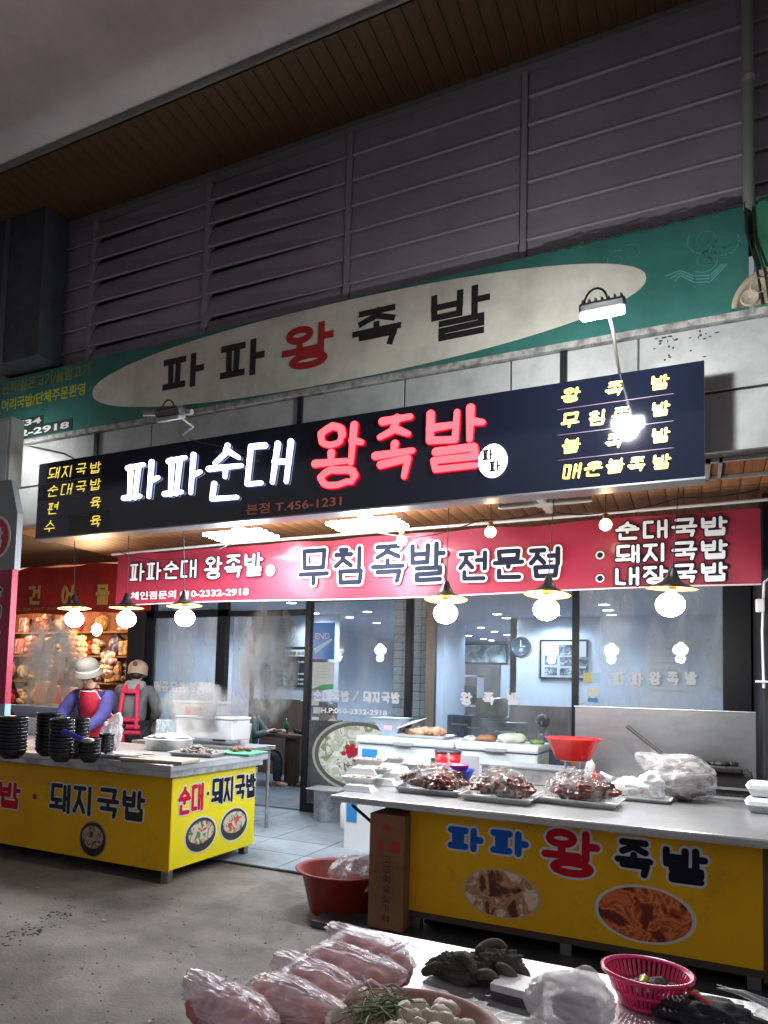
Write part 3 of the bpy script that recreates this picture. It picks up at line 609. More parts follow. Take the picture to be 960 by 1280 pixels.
# wall fan
f0 = PY(355, 790, 10.3); t = thing('wall_fan', 'grey caged wall fan above the menu board', 'fan', tuple(f0))
m = MB()
for q in range(4): m.tube([(f0.x+(.06+.05*q)*math.cos(a*math.pi/10), f0.y-.04*math.cos(q*.5), f0.z+(.06+.05*q)*math.sin(a*math.pi/10)) for a in range(21)], .006, 5)
for q in range(10): m.tube([(f0.x, f0.y-.05, f0.z), (f0.x+.21*math.cos(q*math.pi/5), f0.y, f0.z+.21*math.sin(q*math.pi/5))], .003, 4)
m.build('cage', M('fan_grey', (.2, .22, .26), .4), t)
for q in range(3):
    a = q*2.09; m = MB(); m.add([(f0.x, f0.y-.01, f0.z), (f0.x+.16*math.cos(a), f0.y, f0.z+.16*math.sin(a)), (f0.x+.17*math.cos(a+.7), f0.y-.03, f0.z+.17*math.sin(a+.7)), (f0.x+.06*math.cos(a+.9), f0.y-.03, f0.z+.06*math.sin(a+.9))], [(0, 1, 2, 3)]); m.build('blade', M('fan_blade', (.3, .36, .45), .3), t)
MB().box((f0.x-.03, f0.y, f0.z-.03), (f0.x+.03, 10.49, f0.z+.03)).build('bracket', MC['fan_grey'], t)
# far kitchen opening: picture wall, door, shelves, dispenser
t = thing('back_door', 'grey-brown door at the far end of the hall', 'door', (-3.95, 16.4, 0))
kx0, kx1 = PY(582, 870, 16.4).x, PY(624, 870, 16.4).x
MB().bbox((kx0, 16.42, 0), (kx1, 16.48, 2.1), .01).build('leaf', M('door_brown', (.10, .085, .085), .5), t); MB().box((kx1-.1, 16.38, 1.0), (kx1-.04, 16.42, 1.1)).build('handle', steel, t)
framed('mural', 'blurred green and white picture above the far door', 'mural', PY(575, 830, 16.3).x, PY(632, 830, 16.3).x, 2.12, 2.58, 16.48, speckle('mural_print', [(.08, .14, .16), (.3, .42, .42), (.6, .68, .7)], 4, .4))
sx = PY(574, 860, 12.0).x
t = thing('hall_shelf', 'white shelf unit with dark boxes left of the far door', 'shelf', (sx, 12.6, 0))
MB().box((sx-.22, 12.6, 0), (sx-.19, 12.95, 1.75)).box((sx+.14, 12.6, 0), (sx+.17, 12.95, 1.75)).box((sx-.22, 12.6, 1.72), (sx+.17, 12.95, 1.75)).box((sx-.19, 12.6, 1.2), (sx+.14, 12.95, 1.23)).box((sx-.19, 12.6, .7), (sx+.14, 12.95, .73)).build('frame', white_p, t)
for z in (1.25, .75, .1): MB().bbox((sx-.16, 12.65, z), (sx+.1, 12.9, z+.32), .01).build('box', dark_m, t)
dx = PY(613, 880, 9.0); t = thing('water_dispenser', 'dark water dispenser with a brownish top behind the middle window', 'dispenser', (dx.x, 9.0, 0))
MB().bbox((dx.x-.19, 8.9, 0), (dx.x+.19, 9.25, 1.14), .02).build('body', M('dispenser_blue', (.02, .03, .06), .3), t)
MB().bbox((dx.x-.17, 8.9, 1.14), (dx.x+.17, 9.25, 1.38), .04).build('tank', M('dispenser_amber', (.20, .15, .06), .3, var=.4), t)
MB().bbox((dx.x-.06, 8.87, .98), (dx.x+.06, 8.9, 1.08), .01).build('panel', M('panel_blue', (.1, .25, .45), .3), t)
for i, (xp, w_, h_, c) in enumerate(((575, .16, 1.16, (.03, .06, .16)), (592, .13, 1.13, (.25, .28, .25)), (632, .2, 1.10, (.02, .02, .03)))):
    q = PY(xp, 890, 8.6); t = thing('kitchen_cabinet', ['navy cabinet left of the water dispenser', 'small pale bin by the water dispenser', 'black cabinet right of the water dispenser'][i], 'cabinet', (q.x, 8.6, 0))
    MB().bbox((q.x-w_, 8.6, 0), (q.x+w_, 8.9, h_), .02).build('body', M('cab%d' % i, c, .3, var=.4), t); MB().box((q.x-w_*.6, 8.585, h_-.12), (q.x+w_*.6, 8.6, h_-.1)).build('handle', steel, t)
lt_ = MB()
for k in range(26):
    p = (random.uniform(-4.6, -1.2), random.uniform(2.2, 4.0)); a = random.uniform(0, 3); s_ = random.uniform(.008, .028)
    lt_.add([(p[0]-s_*math.cos(a), p[1]-s_*math.sin(a), .006), (p[0]+s_*.5*math.sin(a), p[1]-s_*.6*math.cos(a), .009), (p[0]+s_*math.cos(a), p[1]+s_*math.sin(a), .005), (p[0]-s_*.5*math.sin(a), p[1]+s_*.5*math.cos(a), .012)], [(0, 1, 2, 3)])
lt_.build('litter', M('litter_scraps', (.42, .38, .33), .8, var=.9, vscale=3, col2=(.08, .06, .05)), kind='stuff')
for i, (x, y) in enumerate(((-1.6, 10.0), (-3.1, 9.9), (-4.4, 12.2), (-2.9, 12.6))):
    t = thing('dining_table', ['dining table under the photo frame wall', 'dining table by the water dispenser', 'dining table deep in the hall behind the glass panel', 'dining table near the far door'][i], 'table', (x, y, .02))
    MB().bbox((x-.45, y-.3, .71), (x+.45, y+.3, .75), .01).build('top', M('table_brown', (.12, .07, .045), .45, var=.4), t); MB().lathe([(.22, 0), (.03, .03), (.03, .69)], (x, y, .02), 16).build('pedestal', black_fr, t)
    o = MB().bbox((-.09, -.06, 0), (.09, .06, .12), .01).build('napkin_box', [white_p, dark_m][i % 2]); o.location = (x-.1, y+.1, .752); tag(o, ['white', 'dark', 'white', 'dark'][i]+' napkin box on the '+['table under the photo frame wall', 'table by the water dispenser', 'table behind the glass panel', 'table near the far door'][i], 'napkin box')
for i, (x, z, w_, h_, nm) in enumerate(((-.55, 1.55, .5, .7, 'white price poster on the hall wall behind the right window'), (.25, 1.6, .35, .5, 'small pale notice on the hall wall at the far right'))):
    t = thing('wall_poster', nm, 'poster', (x, 11.49, z)); MB().bbox((x, 11.48, z), (x+w_, 11.495, z+h_), .003).build('sheet', M('poster_pale', (.5, .53, .56), .5), t)
    for k in range(5): MB().box((x+.05, 11.476, z+h_-.12-k*.1), (x+w_*.8-.04*(k % 2), 11.48, z+h_-.09-k*.1)).build('text_line', M('poster_ink', (.12, .13, .16), .5), t)
# ------------------------------------------------------------------ main illuminated sign
ms = thing('shop_sign', 'long glossy navy sign board with lit white and red Korean channel letters', 'shop sign', (-2.75, 4.95, 2.755))
navy = M('sign_navy', (.006, .008, .018), .07, coat=.3)
MB().bbox((-5.57, 4.9, 2.755), (.07, 5.04, 3.48), .005).build('board', navy, ms)
MB().box((-5.575, 4.895, 2.745), (.075, 5.05, 2.757)).build('bottom_trim', M('sign_trim', (.25, .25, .26), .4, .6), ms)
ledw = M('led_white', (1, 1, 1), .4, emit=(.86, .90, 1), es=5); ledr = M('led_red', (.8, .02, .03), .4, emit=(1, .075, .09), es=2.6)
sidew = M('led_white_side', (.8, .85, 1), .4, emit=(.30, .42, 1), es=1.6); sider = M('led_red_side', (.8, .0, .02), .4, emit=(1, .0, .015), es=2.6)
def lit(ch, xa, xb, ya, yb, face, side, r):
    o = PY((xa+xb)/2, yb, 4.86); a = PY(xa, yb, 4.86); b = PY(xb, yb, 4.86); t = PY((xa+xb)/2, ya, 4.86)
    o = Vector((a.x, 4.895, o.z)); w_, h_ = b.x-a.x, t.z-o.z
    g = MB(); glyph(g, ch, o+NY*.012, AX, AZ, NY, w_, h_, r, .012, brush=.028, slant=.04)
    L_ = g.build('letter', face, ms)
    g = MB(); glyph(g, ch, o+NY*.001, AX, AZ, NY, w_, h_, r+.0035, .011, brush=.028, slant=.04, inset=r)
    g.build('letter_return', side, L_) if False else g.build('halo_edge', side, L_)
for a in (('파', 152, 197, 577, 624), ('파', 203, 250, 568, 619), ('순', 256, 301, 553, 624), ('대', 306, 361, 551, 606)): lit(*a, ledw, sidew, .0175)
for a in (('왕', 389, 453, 528, 610), ('족', 462, 519, 519, 600), ('발', 529, 604, 507, 588)): lit(*a, ledr, sider, .0245)
o = PY(615, 575, 4.87)
m = MB(); m.mt = Matrix.Translation((o.x, 4.9, o.z)) @ Matrix.Rotation(R(90), 4, 'X')
m.lathe([(0, .03), (.092, .03), (.097, .02), (.097, 0)], n=32, sy=1.18, smooth=False).build('round_logo', M('logo_lit', (1, 1, 1), .4, emit=(.85, .92, 1), es=3.2), ms)
for dx_, dz_ in ((-.068, .0), (-.02, -.085)):
    g = MB(); glyph(g, '파', Vector((o.x+dx_, 4.868, o.z+dz_)), AX, AZ, NY, .078, .078, .0065, .002); g.build('logo_letter', blk, ms)
latin('본점 T.456-1231', Vector((PY(308, 640, 4.9).x, 4.898, 2.79)), .085, AX, AZ, NY, M('sign_dim_red', (.30, .10, .07), .4, emit=(.5, .12, .08), es=.12), 'lettering', ms, PY(427, 630, 4.9).x-PY(308, 640, 4.9).x, off=.012)
yel = M('letter_lit_yellow', (.8, .7, .1), .4, emit=(1, .80, .12), es=.62); yed = M('letter_yellow_edge', (.25, .2, .02), .4)
def menu(ch, xp, yp, wpx=23, hpx=20, sl=-.28):
    a = PY(xp-wpx/2, yp+hpx/2, 4.897); b = PY(xp+wpx/2, yp+hpx/2, 4.897); t = PY(xp, yp-hpx/2, 4.897)
    g = MB(); glyph(g, ch, Vector((a.x, 4.897, a.z)), AX, AZ, NY, b.x-a.x, t.z-a.z, .0078*wpx/23, .003, brush=.02, slant=.12); g.build('menu_letter', yel, ms)
rows = [('왕 족 발', 494, 488, 478), ('무침족발', 526, 521, 511), ('불 족 발', 558, 553, 543)]
for ch, x, y in (('왕', 714, 495), ('족', 768, 487), ('발', 825, 479), ('무', 713, 526), ('침', 747, 523), ('족', 776, 519), ('발', 826, 512), ('불', 714, 558), ('족', 768, 552), ('발', 826, 545),
                 ('매', 715, 590), ('운', 742, 587), ('불', 769, 583), ('족', 796, 581), ('발', 827, 578)): menu(ch, x, y)
for ch, x, y in (('돼', 67, 592), ('지', 84, 590), ('국', 101, 587), ('밥', 119, 585), ('순', 66, 614), ('대', 83, 612), ('국', 101, 609), ('밥', 119, 606), ('편', 66, 636), ('육', 119, 629), ('수', 62, 658), ('육', 119, 652)): menu(ch, x, y, 13, 15)
lr = M('sign_rule', (.10, .03, .07), .4)
for xa, ya, xb, yb in ((697, 513, 842, 492), (697, 545, 842, 526), (697, 576, 842, 560), (50, 604, 127, 597), (50, 626, 127, 619), (50, 650, 127, 641)):
    p, q = PY(xa, ya, 4.897), PY(xb, yb, 4.897); MB().box((p.x, 4.897, (p.z+q.z)/2), (q.x, 4.9, (p.z+q.z)/2+.005)).build('rule', lr, ms)

# ------------------------------------------------------------------ floodlights on arms above the sign
fl_face = M('flood_face', (1, 1, 1), .3, emit=(.93, .97, 1), es=70)
off_face = M('flood_off', (.35, .36, .36), .3)
def flood(name, lab, c, lit_, ax, tilt=20):
    t = thing(name, lab, 'floodlight', c)
    mt = Matrix.Translation(c) @ Matrix.Rotation(R(tilt), 4, 'X')
    m = MB(); m.mt = mt; m.bbox((-.115, -.04, 0), (.115, .05, .05), .012)
    for q in range(7): m.box((-.10+q*.032, -.035, .05), (-.092+q*.032, .045, .066))
    m.build('housing', M('flood_housing', (.16, .16, .16), .4, .5), t)
    m = MB(); m.mt = mt; m.bbox((-.11, -.05, -.035), (.11, .05, -.002), .015).build('lens', fl_face if lit_ else off_face, t)
    m = MB(); m.tube([(c[0]+.02, c[1]+.03, c[2]+.03), (c[0]+.03, c[1]+.25, c[2]+.0), (ax, 4.80, 3.50), (ax, 4.97, 3.485)], .009, 8); m.build('arm', M('lamp_arm', (.30, .29, .27), .4, .6), t)
    m = MB(); m.tube([(c[0]-.035+.06*math.cos(q*math.pi/9), c[1]+.01, c[2]+.05+.085*math.sin(q*math.pi/9)) for q in range(10)], .006, 6); m.build('cable', cable, t)
    if lit_: lamp('flood_lamp', (c[0], c[1], c[2]-.06), 125 if ax > -1 else 7, (.92, .97, 1), .05)
p = PY(753, 388, 4.03); flood('floodlight', 'lit floodlight on an arm above the right end of the navy sign', (p.x, 4.03, p.z), True, PY(775, 462, 4.95).x)
p = PY(-2, 546, 4.78); flood('floodlight', 'lit floodlight at the left picture edge above the left end of the navy sign', (p.x, 4.78, p.z), True, PY(95, 578, 4.95).x)
p = PY(213, 520, 4.35); flood('floodlight', 'unlit floodlight above the white lit letters of the navy sign', (p.x, 4.35, p.z), False, PY(243, 545, 4.95).x)
m = MB(); q0 = PY(180, 517, 4.4); m.tube([q0, PY(240, 515, 4.4)], .022, 8)
m.build('conduit', M('conduit_grey', (.35, .34, .32), .5), bpy.data.objects['floodlight.002'])
# white light box on the column, vertical pink sign under it
yb_ = 4.6
p, q = PY(-40, 612, yb_), PY(15, 520, yb_); t = thing('light_box', 'small white light box with a grey rim at the far left under the column', 'light box', (p.x, yb_, p.z))
MB().bbox((p.x, yb_, p.z), (q.x, yb_+.15, q.z), .01).build('case', M('box_case', (.45, .47, .45), .4), t)
MB().bbox((p.x+.03, yb_-.008, p.z+.04), (q.x-.03, yb_, q.z-.04), .006).build('panel', M('box_panel', (.55, .62, .60), .4), t)
ys = 4.3; p, q = PY(-90, 880, ys), PY(22, 640, ys); xr = q.x
t = thing('vertical_sign', 'tall pink and grey vertical sign with outlined Korean letters cut by the left picture edge', 'sign', (xr-.25, ys, 1.1))
pink = M('banner_pink', (.55, .035, .10), .45, var=.3)
zb, zm, zt = PY(5, 880, ys).z, PY(10, 712, ys).z, PY(10, 600, ys).z
MB().add([(xr-.6, ys, zm), (xr, ys, zm), (xr, ys, zt-.30), (xr-.10, ys, zt), (xr-.6, ys, zt), (xr-.6, ys+.06, zm), (xr, ys+.06, zm), (xr, ys+.06, zt-.30), (xr-.10, ys+.06, zt), (xr-.6, ys+.06, zt)], [(0, 1, 2, 3, 4), (9, 8, 7, 6, 5), (1, 6, 7, 2), (2, 7, 8, 3), (0, 5, 6, 1), (3, 8, 9, 4)]).build('top_panel', M('sign_grey', (.28, .31, .32), .5), t)
MB().box((xr-.6, ys, zb), (xr-.02, ys+.06, zm)).build('panel', pink, t)
MB().box((xr-.6, ys, zb-.3), (xr-.015, ys+.06, zb)).build('foot_panel', M('sign_foot', (.35, .55, .62), .5), t)
cz = PY(0, 672, ys)
m = MB(); m.mt = Matrix.Translation((cz.x-.06, ys, cz.z)) @ Matrix.Rotation(R(90), 4, 'X'); m.lathe([(0, .006), (.19, .006), (.195, 0)], n=36, smooth=False).build('disc_rim', wl, t)
m = MB(); m.mt = Matrix.Translation((cz.x-.06, ys, cz.z)) @ Matrix.Rotation(R(90), 4, 'X'); m.lathe([(0, .009), (.172, .009), (.175, .005)], n=36, smooth=False).build('disc', M('disc_red', (.55, .015, .06), .4), t)
g = MB(); glyph(g, '발', Vector((cz.x-.10, ys-.011, cz.z-.09)), AX, AZ, NY, .15, .18, .014, .002); g.build('letter', wl, t)
whp = M('print_white', (.72, .72, .72), .5); nvp = M('print_navy', (.02, .03, .09), .5)
for i, c in enumerate('순대국밥족발'):
    z = PY(6, 745+i*27, ys).z; k = xr-.30
    g = MB(); glyph(g, c, Vector((k, ys-.001, z)), AX, AZ, NY, .17, .10, .022, .001, inset=.012); g.build('letter_outline', whp, t)
    g = MB(); glyph(g, c, Vector((k, ys-.003, z)), AX, AZ, NY, .17, .10, .012, .001, inset=.012); g.build('letter', nvp, t)

# ------------------------------------------------------------------ cloth banner under the canopy
yb = 6.0
bn = thing('cloth_banner', 'wide crimson cloth banner with outlined Korean lettering hanging under the canopy', 'banner', (-2.5, yb, 2.24))
xl, xr = PY(146, 720, yb).x, PY(951, 690, yb).x
vs = []; fs = []; nx, nz = 120, 10
def zbot(u): return 2.238+.012*math.sin(u*9)
def ztop(u): return 2.80+.006*math.sin(u*40)-.01*abs(math.sin(u*11))
for i in range(nx+1):
    u = i/nx
    for k in range(nz+1):
        v = k/nz; vs.append((xl+(xr-xl)*u, yb+.008*math.sin(u*23+v*2)*(1-v*.4)+.012*math.sin(u*61+v)*(v > .8)*(v-.8)*5 + .03*max(0, u-.93)*14*math.sin(v*5+u*60)*.3, zbot(u)*(1-v)+ztop(u)*v))
for i in range(nx):
    for k in range(nz): a = i*(nz+1)+k; fs.append((a, a+nz+1, a+nz+2, a+1))
MB().add(vs, fs, True).build('cloth', M('banner_red', (.30, .017, .042), .42, var=.25, vscale=1, coat=.15), bn)
MB().tube([(xl+(xr-xl)*i/40, yb-.012, zbot(i/40)+.004) for i in range(41)], .008, 5).build('hem', M('hem_pale', (.65, .45, .48), .5), bn)
MB().tube([PY(140, 693, yb), (xl+1.5, yb, 2.83), (xr-1.5, yb, 2.84), (xr+.6, yb, 2.86)], .013, 8).build('pole', M('pole_pale', (.5, .5, .48), .4), bn)
def brun(txt, pa, pb, hpx, r, mat, out=None, om=None, name='lettering', **k):
    a, b = PY(*pa, yb-.02), PY(*pb, yb-.02); t_ = PY(pa[0], pa[1]-hpx, yb-.02)
    line_of(txt, a, b, t_.z-a.z, AX, AZ, NY, r, mat, name, bn, out, om, depth=.001, **k)
bk2 = M('print_black', (.012, .014, .028), .75, spec=.15)
brun('파파순대', (161, 727), (247, 722), 22, .0115, whp, .010, bk2)
brun('왕족발', (254, 725), (330, 719), 28, .0125, whp, .010, bk2)
brun('무침족발', (370, 733), (560, 727), 46, .022, bk2, .017, whp)
brun('전문점', (570, 727), (705, 722), 37, .019, bk2, .016, whp)
for tx, pa, pb in (('순대국밥', (767, 676), (912, 669)), ('돼지국밥', (767, 705), (912, 698)), ('내장국밥', (767, 733), (912, 726))): brun(tx, pa, pb, 23, .0115, whp, .010, bk2)
for x, y in ((750, 694), (750, 723)):
    p = PY(x, y, yb-.02); m = MB(); m.ext(arc(p.x, p.z, .032, .032, 20)[:-1], Vector((0, yb-.021, 0)), AX, AZ, NY, .001); m.build('bullet_ring', whp, bn)
    m = MB(); m.ext(arc(p.x, p.z, .022, .022, 20)[:-1], Vector((0, yb-.022, 0)), AX, AZ, NY, .002); m.build('bullet', bk2, bn)
latin('체인점문의 010-2332-2918', PY(163, 750, yb-.023), .085, AX, AZ, NY, whp, 'phone_line', bn, PY(310, 742, yb).x-PY(163, 750, yb).x, off=.02)
p = PY(338, 713, yb-.02); m = MB(); m.ext(arc(p.x, p.z, .05, .055, 20)[:-1], Vector((0, yb-.021, 0)), AX, AZ, NY, .001); m.build('logo', whp, bn)
for d in ((-.03, 0), (-.005, -.035)):
    g = MB(); glyph(g, '파', Vector((p.x+d[0], yb-.023, p.z+d[1])), AX, AZ, NY, .035, .032, .003, .001); g.build('logo_letter', bk2, bn)

# ------------------------------------------------------------------ tube light fixtures under the canopy
tube_on = M('led_tube', (1, 1, 1), .3, emit=(.86, .93, 1), es=60); tube_off = M('tube_off', (.42, .42, .40), .35)
def fixture(cx, cy, z, on, lab, ang=0):
    t = thing('tube_fixture', lab, 'ceiling light', (cx, cy, z))
    mt = Matrix.Translation((cx, cy, z)) @ Matrix.Rotation(ang, 4, 'Z')
    m = MB(); m.mt = mt; m.bbox((-.06, -.06, 0), (.06, .06, .05), .01).build('hub', tube_off, t)
    m = MB(); m.tube([(cx, cy, z+.04), (cx, cy, 3.0)], .008, 6).build('hanger', steel, t)
    L_ = .30
    if on:
        for dy in (-.14, -.045, .05, .145):
            m = MB(); m.mt = mt; m.bbox((-L_, dy-.022, -.03), (L_, dy+.022, .0), .012).build('tube', tube_on, t)
        lamp('tube_light', (cx, cy, z-.26), 33, (.72, .85, 1), .2)
    else:
        for a in range(4):
            m = MB(); m.mt = mt @ Matrix.Rotation(a*math.pi/2, 4, 'Z'); m.bbox((.05, -.03, .0), (.33 if a % 2 == 0 else .26, .03, .035), .012).build('tube', tube_off, t)
p = PY(297, 666, 5.35); fixture(p.x, 5.40, p.z+.0, True, 'lit tube light cluster left of centre under the navy sign')
p = PY(456, 652, 5.35); fixture(p.x, 5.40, p.z+.0, True, 'lit tube light cluster under the red letters of the navy sign')
p = PY(680, 632, 5.4); fixture(p.x, 5.4, p.z, False, 'unlit cross-shaped tube light beside the upper bare bulbs')

# loose wiring strung under the canopy and along the fascia
for i, (pts, lab) in enumerate((([(150, 690), (200, 700), (262, 690), (300, 672)], 'thin sagging cable from the banner end to the left tube lights'), ([(430, 655), (520, 672), (600, 650), (680, 640)], 'thin sagging cable between the tube lights and the cross-shaped fixture'), ([(690, 640), (760, 640), (850, 622), (950, 612)], 'thin cable running to the right end of the plank ceiling'))):
    P_ = [PY(x, y, 5.45+.1*i) for x, y in pts]; t = thing('power_cable', lab, 'cable', tuple(P_[0])); q = []
    for a_, b_ in zip(P_, P_[1:]): q += [a_.lerp(b_, k/6)-Vector((0, 0, .02*math.sin(math.pi*k/6))) for k in range(6)]
    MB().tube(q+[P_[-1]], .005, 6).build('cable', cable, t)
# ------------------------------------------------------------------ pendant lamps and bare bulbs
bulb_m = M('bulb_lit', (1, 1, 1), .3, emit=(1, .96, .89), es=28); bulb_w = M('bulb_warm', (1, .9, .7), .3, emit=(1, .70, .36), es=22)
shade_o = M('shade_black', (.03, .03, .032), .3, .4); brass = M('socket_brass', (.5, .33, .12), .35, 1)
shade_i = M('shade_gold_inside', (.55, .36, .14), .4, .3)
ord_ = ['leftmost', 'second', 'third', 'fourth', 'fifth', 'rightmost']
pend = None
for i, (x, y) in enumerate(((93, 772), (158, 772), (231, 770), (557, 764), (683, 759), (838, 753))):
    p = PY(x, y, 5.2)
    lab = '%s of the six pendant lamps with black cone shades and round lit bulbs' % ord_[i] if i in (0, 5) else '%s pendant lamp from the left with a black cone shade and a round lit bulb' % ord_[i]
    if pend is None:
        t = thing('pendant_lamp', lab, 'pendant lamp', (0, 0, 0), group='pendant lamps over the stalls')
        MB().ball((0, 0, -.015), (.088, .088, .078), 3).lathe([(.035, .055), (.022, .09), (.0, .092)], n=16).build('bulb', bulb_m, t)
        MB().lathe([(.024, .075), (.03, .08), (.03, .12), (.02, .13)], n=16).build('socket', brass, t)
        sh_ = MB().lathe([(.158, .088), (.161, .091), (.11, .108), (.06, .135), (.035, .175), (.022, .215), (.012, .23)], n=32).build('shade', shade_o, t)
        MB().lathe([(.157, .0875), (.108, .103), (.055, .128), (.034, .165)], n=32).build('shade_lining', shade_i, sh_)
        MB().tube([(0, 0, .22), (0.003, 0, .5), (0, .002, .95)], .0035, 6).build('cord', cable, t)
        pend = t; pend.location = p
    else: dup(pend, p, label=lab)
    bpy.context.view_layer.update(); (pend if i == 0 else [o for o in COL.objects if o.name.startswith('pendant_lamp')][-1]).rotation_euler = (R(random.uniform(-4, 4)), R(random.uniform(-4, 4)), random.uniform(0, 3))
    lamp('pendant_light', (p.x, p.y, p.z-.125), 24, (.98, .98, .96), .05)
bb = None
for i, (x, y) in enumerate(((502, 676), (613, 665), (757, 656))):
    p = PY(x, y, 5.55)
    lab = 'small warm bulb hanging before the banner top, ' + ['left one, beside the lit tube cluster', 'middle one', 'right one, beside the bulleted menu lines'][i]
    if bb is None:
        t = thing('bare_bulb', lab, 'light bulb', (0, 0, 0), group='bare bulbs by the banner')
        MB().ball((0, 0, 0), .042, 3).build('bulb', M('bulb_small', (1, .9, .7), .3, emit=(1, .78, .45), es=26), t)
        MB().lathe([(.02, .035), (.022, .04), (.022, .075), (.008, .085)], n=14).build('socket', brass, t)
        MB().tube([(0, 0, .08), (0, .01, .34)], .0035, 6).build('cord', cable, t); bb = t; t.location = p
    else: dup(bb, p, label=lab)

# ------------------------------------------------------------------ neighbouring shop of dried goods at the left
ns = thing('neighbour_shop', 'warmly lit neighbouring dried goods shop beyond the left stall', 'shop', (-8.5, 8.9, 0))
MB().box((-11.5, 9.0, 0), (-6.62, 9.1, 3.0)).build('back_wall', M('neigh_wall', (.30, .13, .07), .7, var=.5), ns)
MB().box((-11.5, 5.4, 3.02), (-6.5, 9.1, 3.08)).build('ceiling', M('neigh_ceil', (.08, .035, .02), .6), ns)
MB().box((-6.64, 7.5, 0), (-6.60, 9.0, 3.0)).build('side_wall', M('neigh_side', (.06, .05, .05), .6), ns)
wd = M('shelf_wood', (.25, .15, .08), .6, var=.4)
for z in (.55, 1.0, 1.42, 1.84, 2.22): MB().box((-11, 8.65, z-.025), (-6.9, 9.0, z)).build('shelf', wd, ns)
MB().box((-8.45, 8.0, 1.02), (-7.55, 8.6, 1.06)).build('display_table', M('pale_counter', (.6, .45, .3), .5), ns)
for x in (-8.43, -7.6): MB().box((x, 8.0, 0), (x+.03, 8.04, 1.02)).build('display_leg', black_fr, ns)
cols = [(.55, .28, .10), (.50, .08, .05), (.45, .33, .18), (.60, .45, .25), (.35, .12, .07), (.18, .12, .12), (.55, .50, .42), (.12, .14, .3), (.5, .2, .2)]
pk = [speckle('pack%d' % i, [tuple(v*.5 for v in c), c, tuple(min(1, v*1.5) for v in c), (.6, .55, .45)], 9, .25, coat=.5, bump=.5) for i, c in enumerate(cols)]
kinds = ['orange', 'red', 'tan', 'cream', 'brown', 'dark', 'white', 'navy', 'pink']
rnd = random.Random(5); n_ = 0
for row, (z, nn) in enumerate(((1.02, 11), (1.44, 13), (1.86, 13), (2.24, 8))):
    for k in range(nn):
        ci = rnd.randrange(len(cols)); x = -10.7+k*(3.7/nn)+rnd.uniform(-.04, .04); yy_ = 8.70+rnd.uniform(0, .1)
        hh = rnd.uniform(.2, .34); ww = rnd.uniform(.10, .15)
        m = MB(); kd = rnd.random()
        if kd < .35: m.ball((x, yy_+.06, z+hh/2), (ww, .07, hh/2*1.05), 2, .3, 2.4, k+row*9)
        elif kd < .7: m.mt = Matrix.Translation((x, yy_, z)) @ Matrix.Rotation(rnd.uniform(-.3, .3), 4, 'Z') @ Matrix.Rotation(rnd.uniform(-.15, .15), 4, 'Y'); m.bbox((-ww, 0, 0), (ww, .08, hh*.9), .015); m.bbox((-ww*.6, -.006, hh*.3), (ww*.5, .002, hh*.62), .002)
        else:
            for q_ in range(5): m.ball((x+rnd.uniform(-.07, .07), yy_+.05, z+.05+q_*hh*.18), (.08, .05, .05), 2, .45, 3, k+q_)
        o = m.build('package', pk[ci], None, kind=None); origin_to(o, (x, yy_, z))
        tag(o, '%s package on the %s shelf of the neighbouring shop, %s from the left' % (kinds[ci], ['lower', 'middle', 'upper', 'top'][row], ['first', 'second', 'third', 'fourth', 'fifth', 'sixth', 'seventh', 'eighth', 'ninth', 'tenth', 'eleventh', 'twelfth', 'thirteenth'][k]), 'package', 'packages on the %s shelf of the neighbouring shop' % ['lower', 'middle', 'upper', 'top'][row])
# hanging strings of round packs, as in the photograph left of the warm bulb
for s_, (x, y, m_, n2) in enumerate(((92, 790, 0, 6), (102, 798, 3, 5), (62, 800, 2, 5), (40, 800, 4, 5), (135, 820, 5, 4))):
    p = PY(x, y, 8.2); t = thing('hanging_string', 'hanging string of dried goods, ' + ['long row of golden rounds above the grey hat', 'second row of cream rounds above the grey hat', 'tan packs at the left', 'brown packs at the far left', 'dark lumpy packs behind the two workers'][s_], 'dried goods', tuple(p))
    MB().tube([(p.x, p.y, 2.5), (p.x, p.y, p.z-.1*n2)], .004, 5).build('string', cable, t)
    for k in range(n2):
        MB().ball((p.x+(.01*k if s_ < 2 else .03*math.sin(k*2)), p.y, p.z-.085*k), (.10, .06, .05) if s_ < 3 else (.15, .08, .08), 2, .25, 2, k*3+s_).build('pack', pk[m_], t)
for i, (x, y, sx_, sz_, c, nm) in enumerate(((70, 847, .13, .16, (.5, .02, .02), 'red plastic jar'), (88, 847, .12, .15, (.65, .45, .2), 'yellow-brown paper sack'), (55, 842, .12, .2, (.65, .25, .12), 'orange bag'))):
    p = PY(x, y+12, 8.3); t = thing('display_goods', nm+' on the display table of the neighbouring shop', 'package', (p.x, 8.3, 1.07))
    MB().bbox((p.x-sx_*.9, 8.22, 1.07), (p.x+sx_*.9, 8.42, 1.07+sz_*1.6), .03).build('body', M('goods%d' % i, c, .35, var=.5, vscale=9), t)
    MB().bbox((p.x-sx_*.5, 8.24, 1.07+sz_*1.6), (p.x+sx_*.5, 8.4, 1.10+sz_*1.6), .01).build('lid', wl, t)
yr = 7.35; p, q = PY(-40, 770, yr), PY(150, 765, yr); zt_ = PY(80, 708, yr).z; zb_ = PY(80, 767, yr).z
t = thing('neighbour_banner', 'orange-lit red banner of the neighbouring dried fish shop with gold letters', 'banner', (-8, yr, zb_))
vs = []; fs = []; xa, xb = p.x, PY(190, 760, yr).x
for i in range(41):
    for k in range(5): vs.append((xa+(xb-xa)*i/40, yr+.02*math.sin(i*.9+k), zb_+(zt_-zb_)*k/4+.015*math.sin(i*.5)))
for i in range(40):
    for k in range(4): a = i*5+k; fs.append((a, a+5, a+6, a+1))
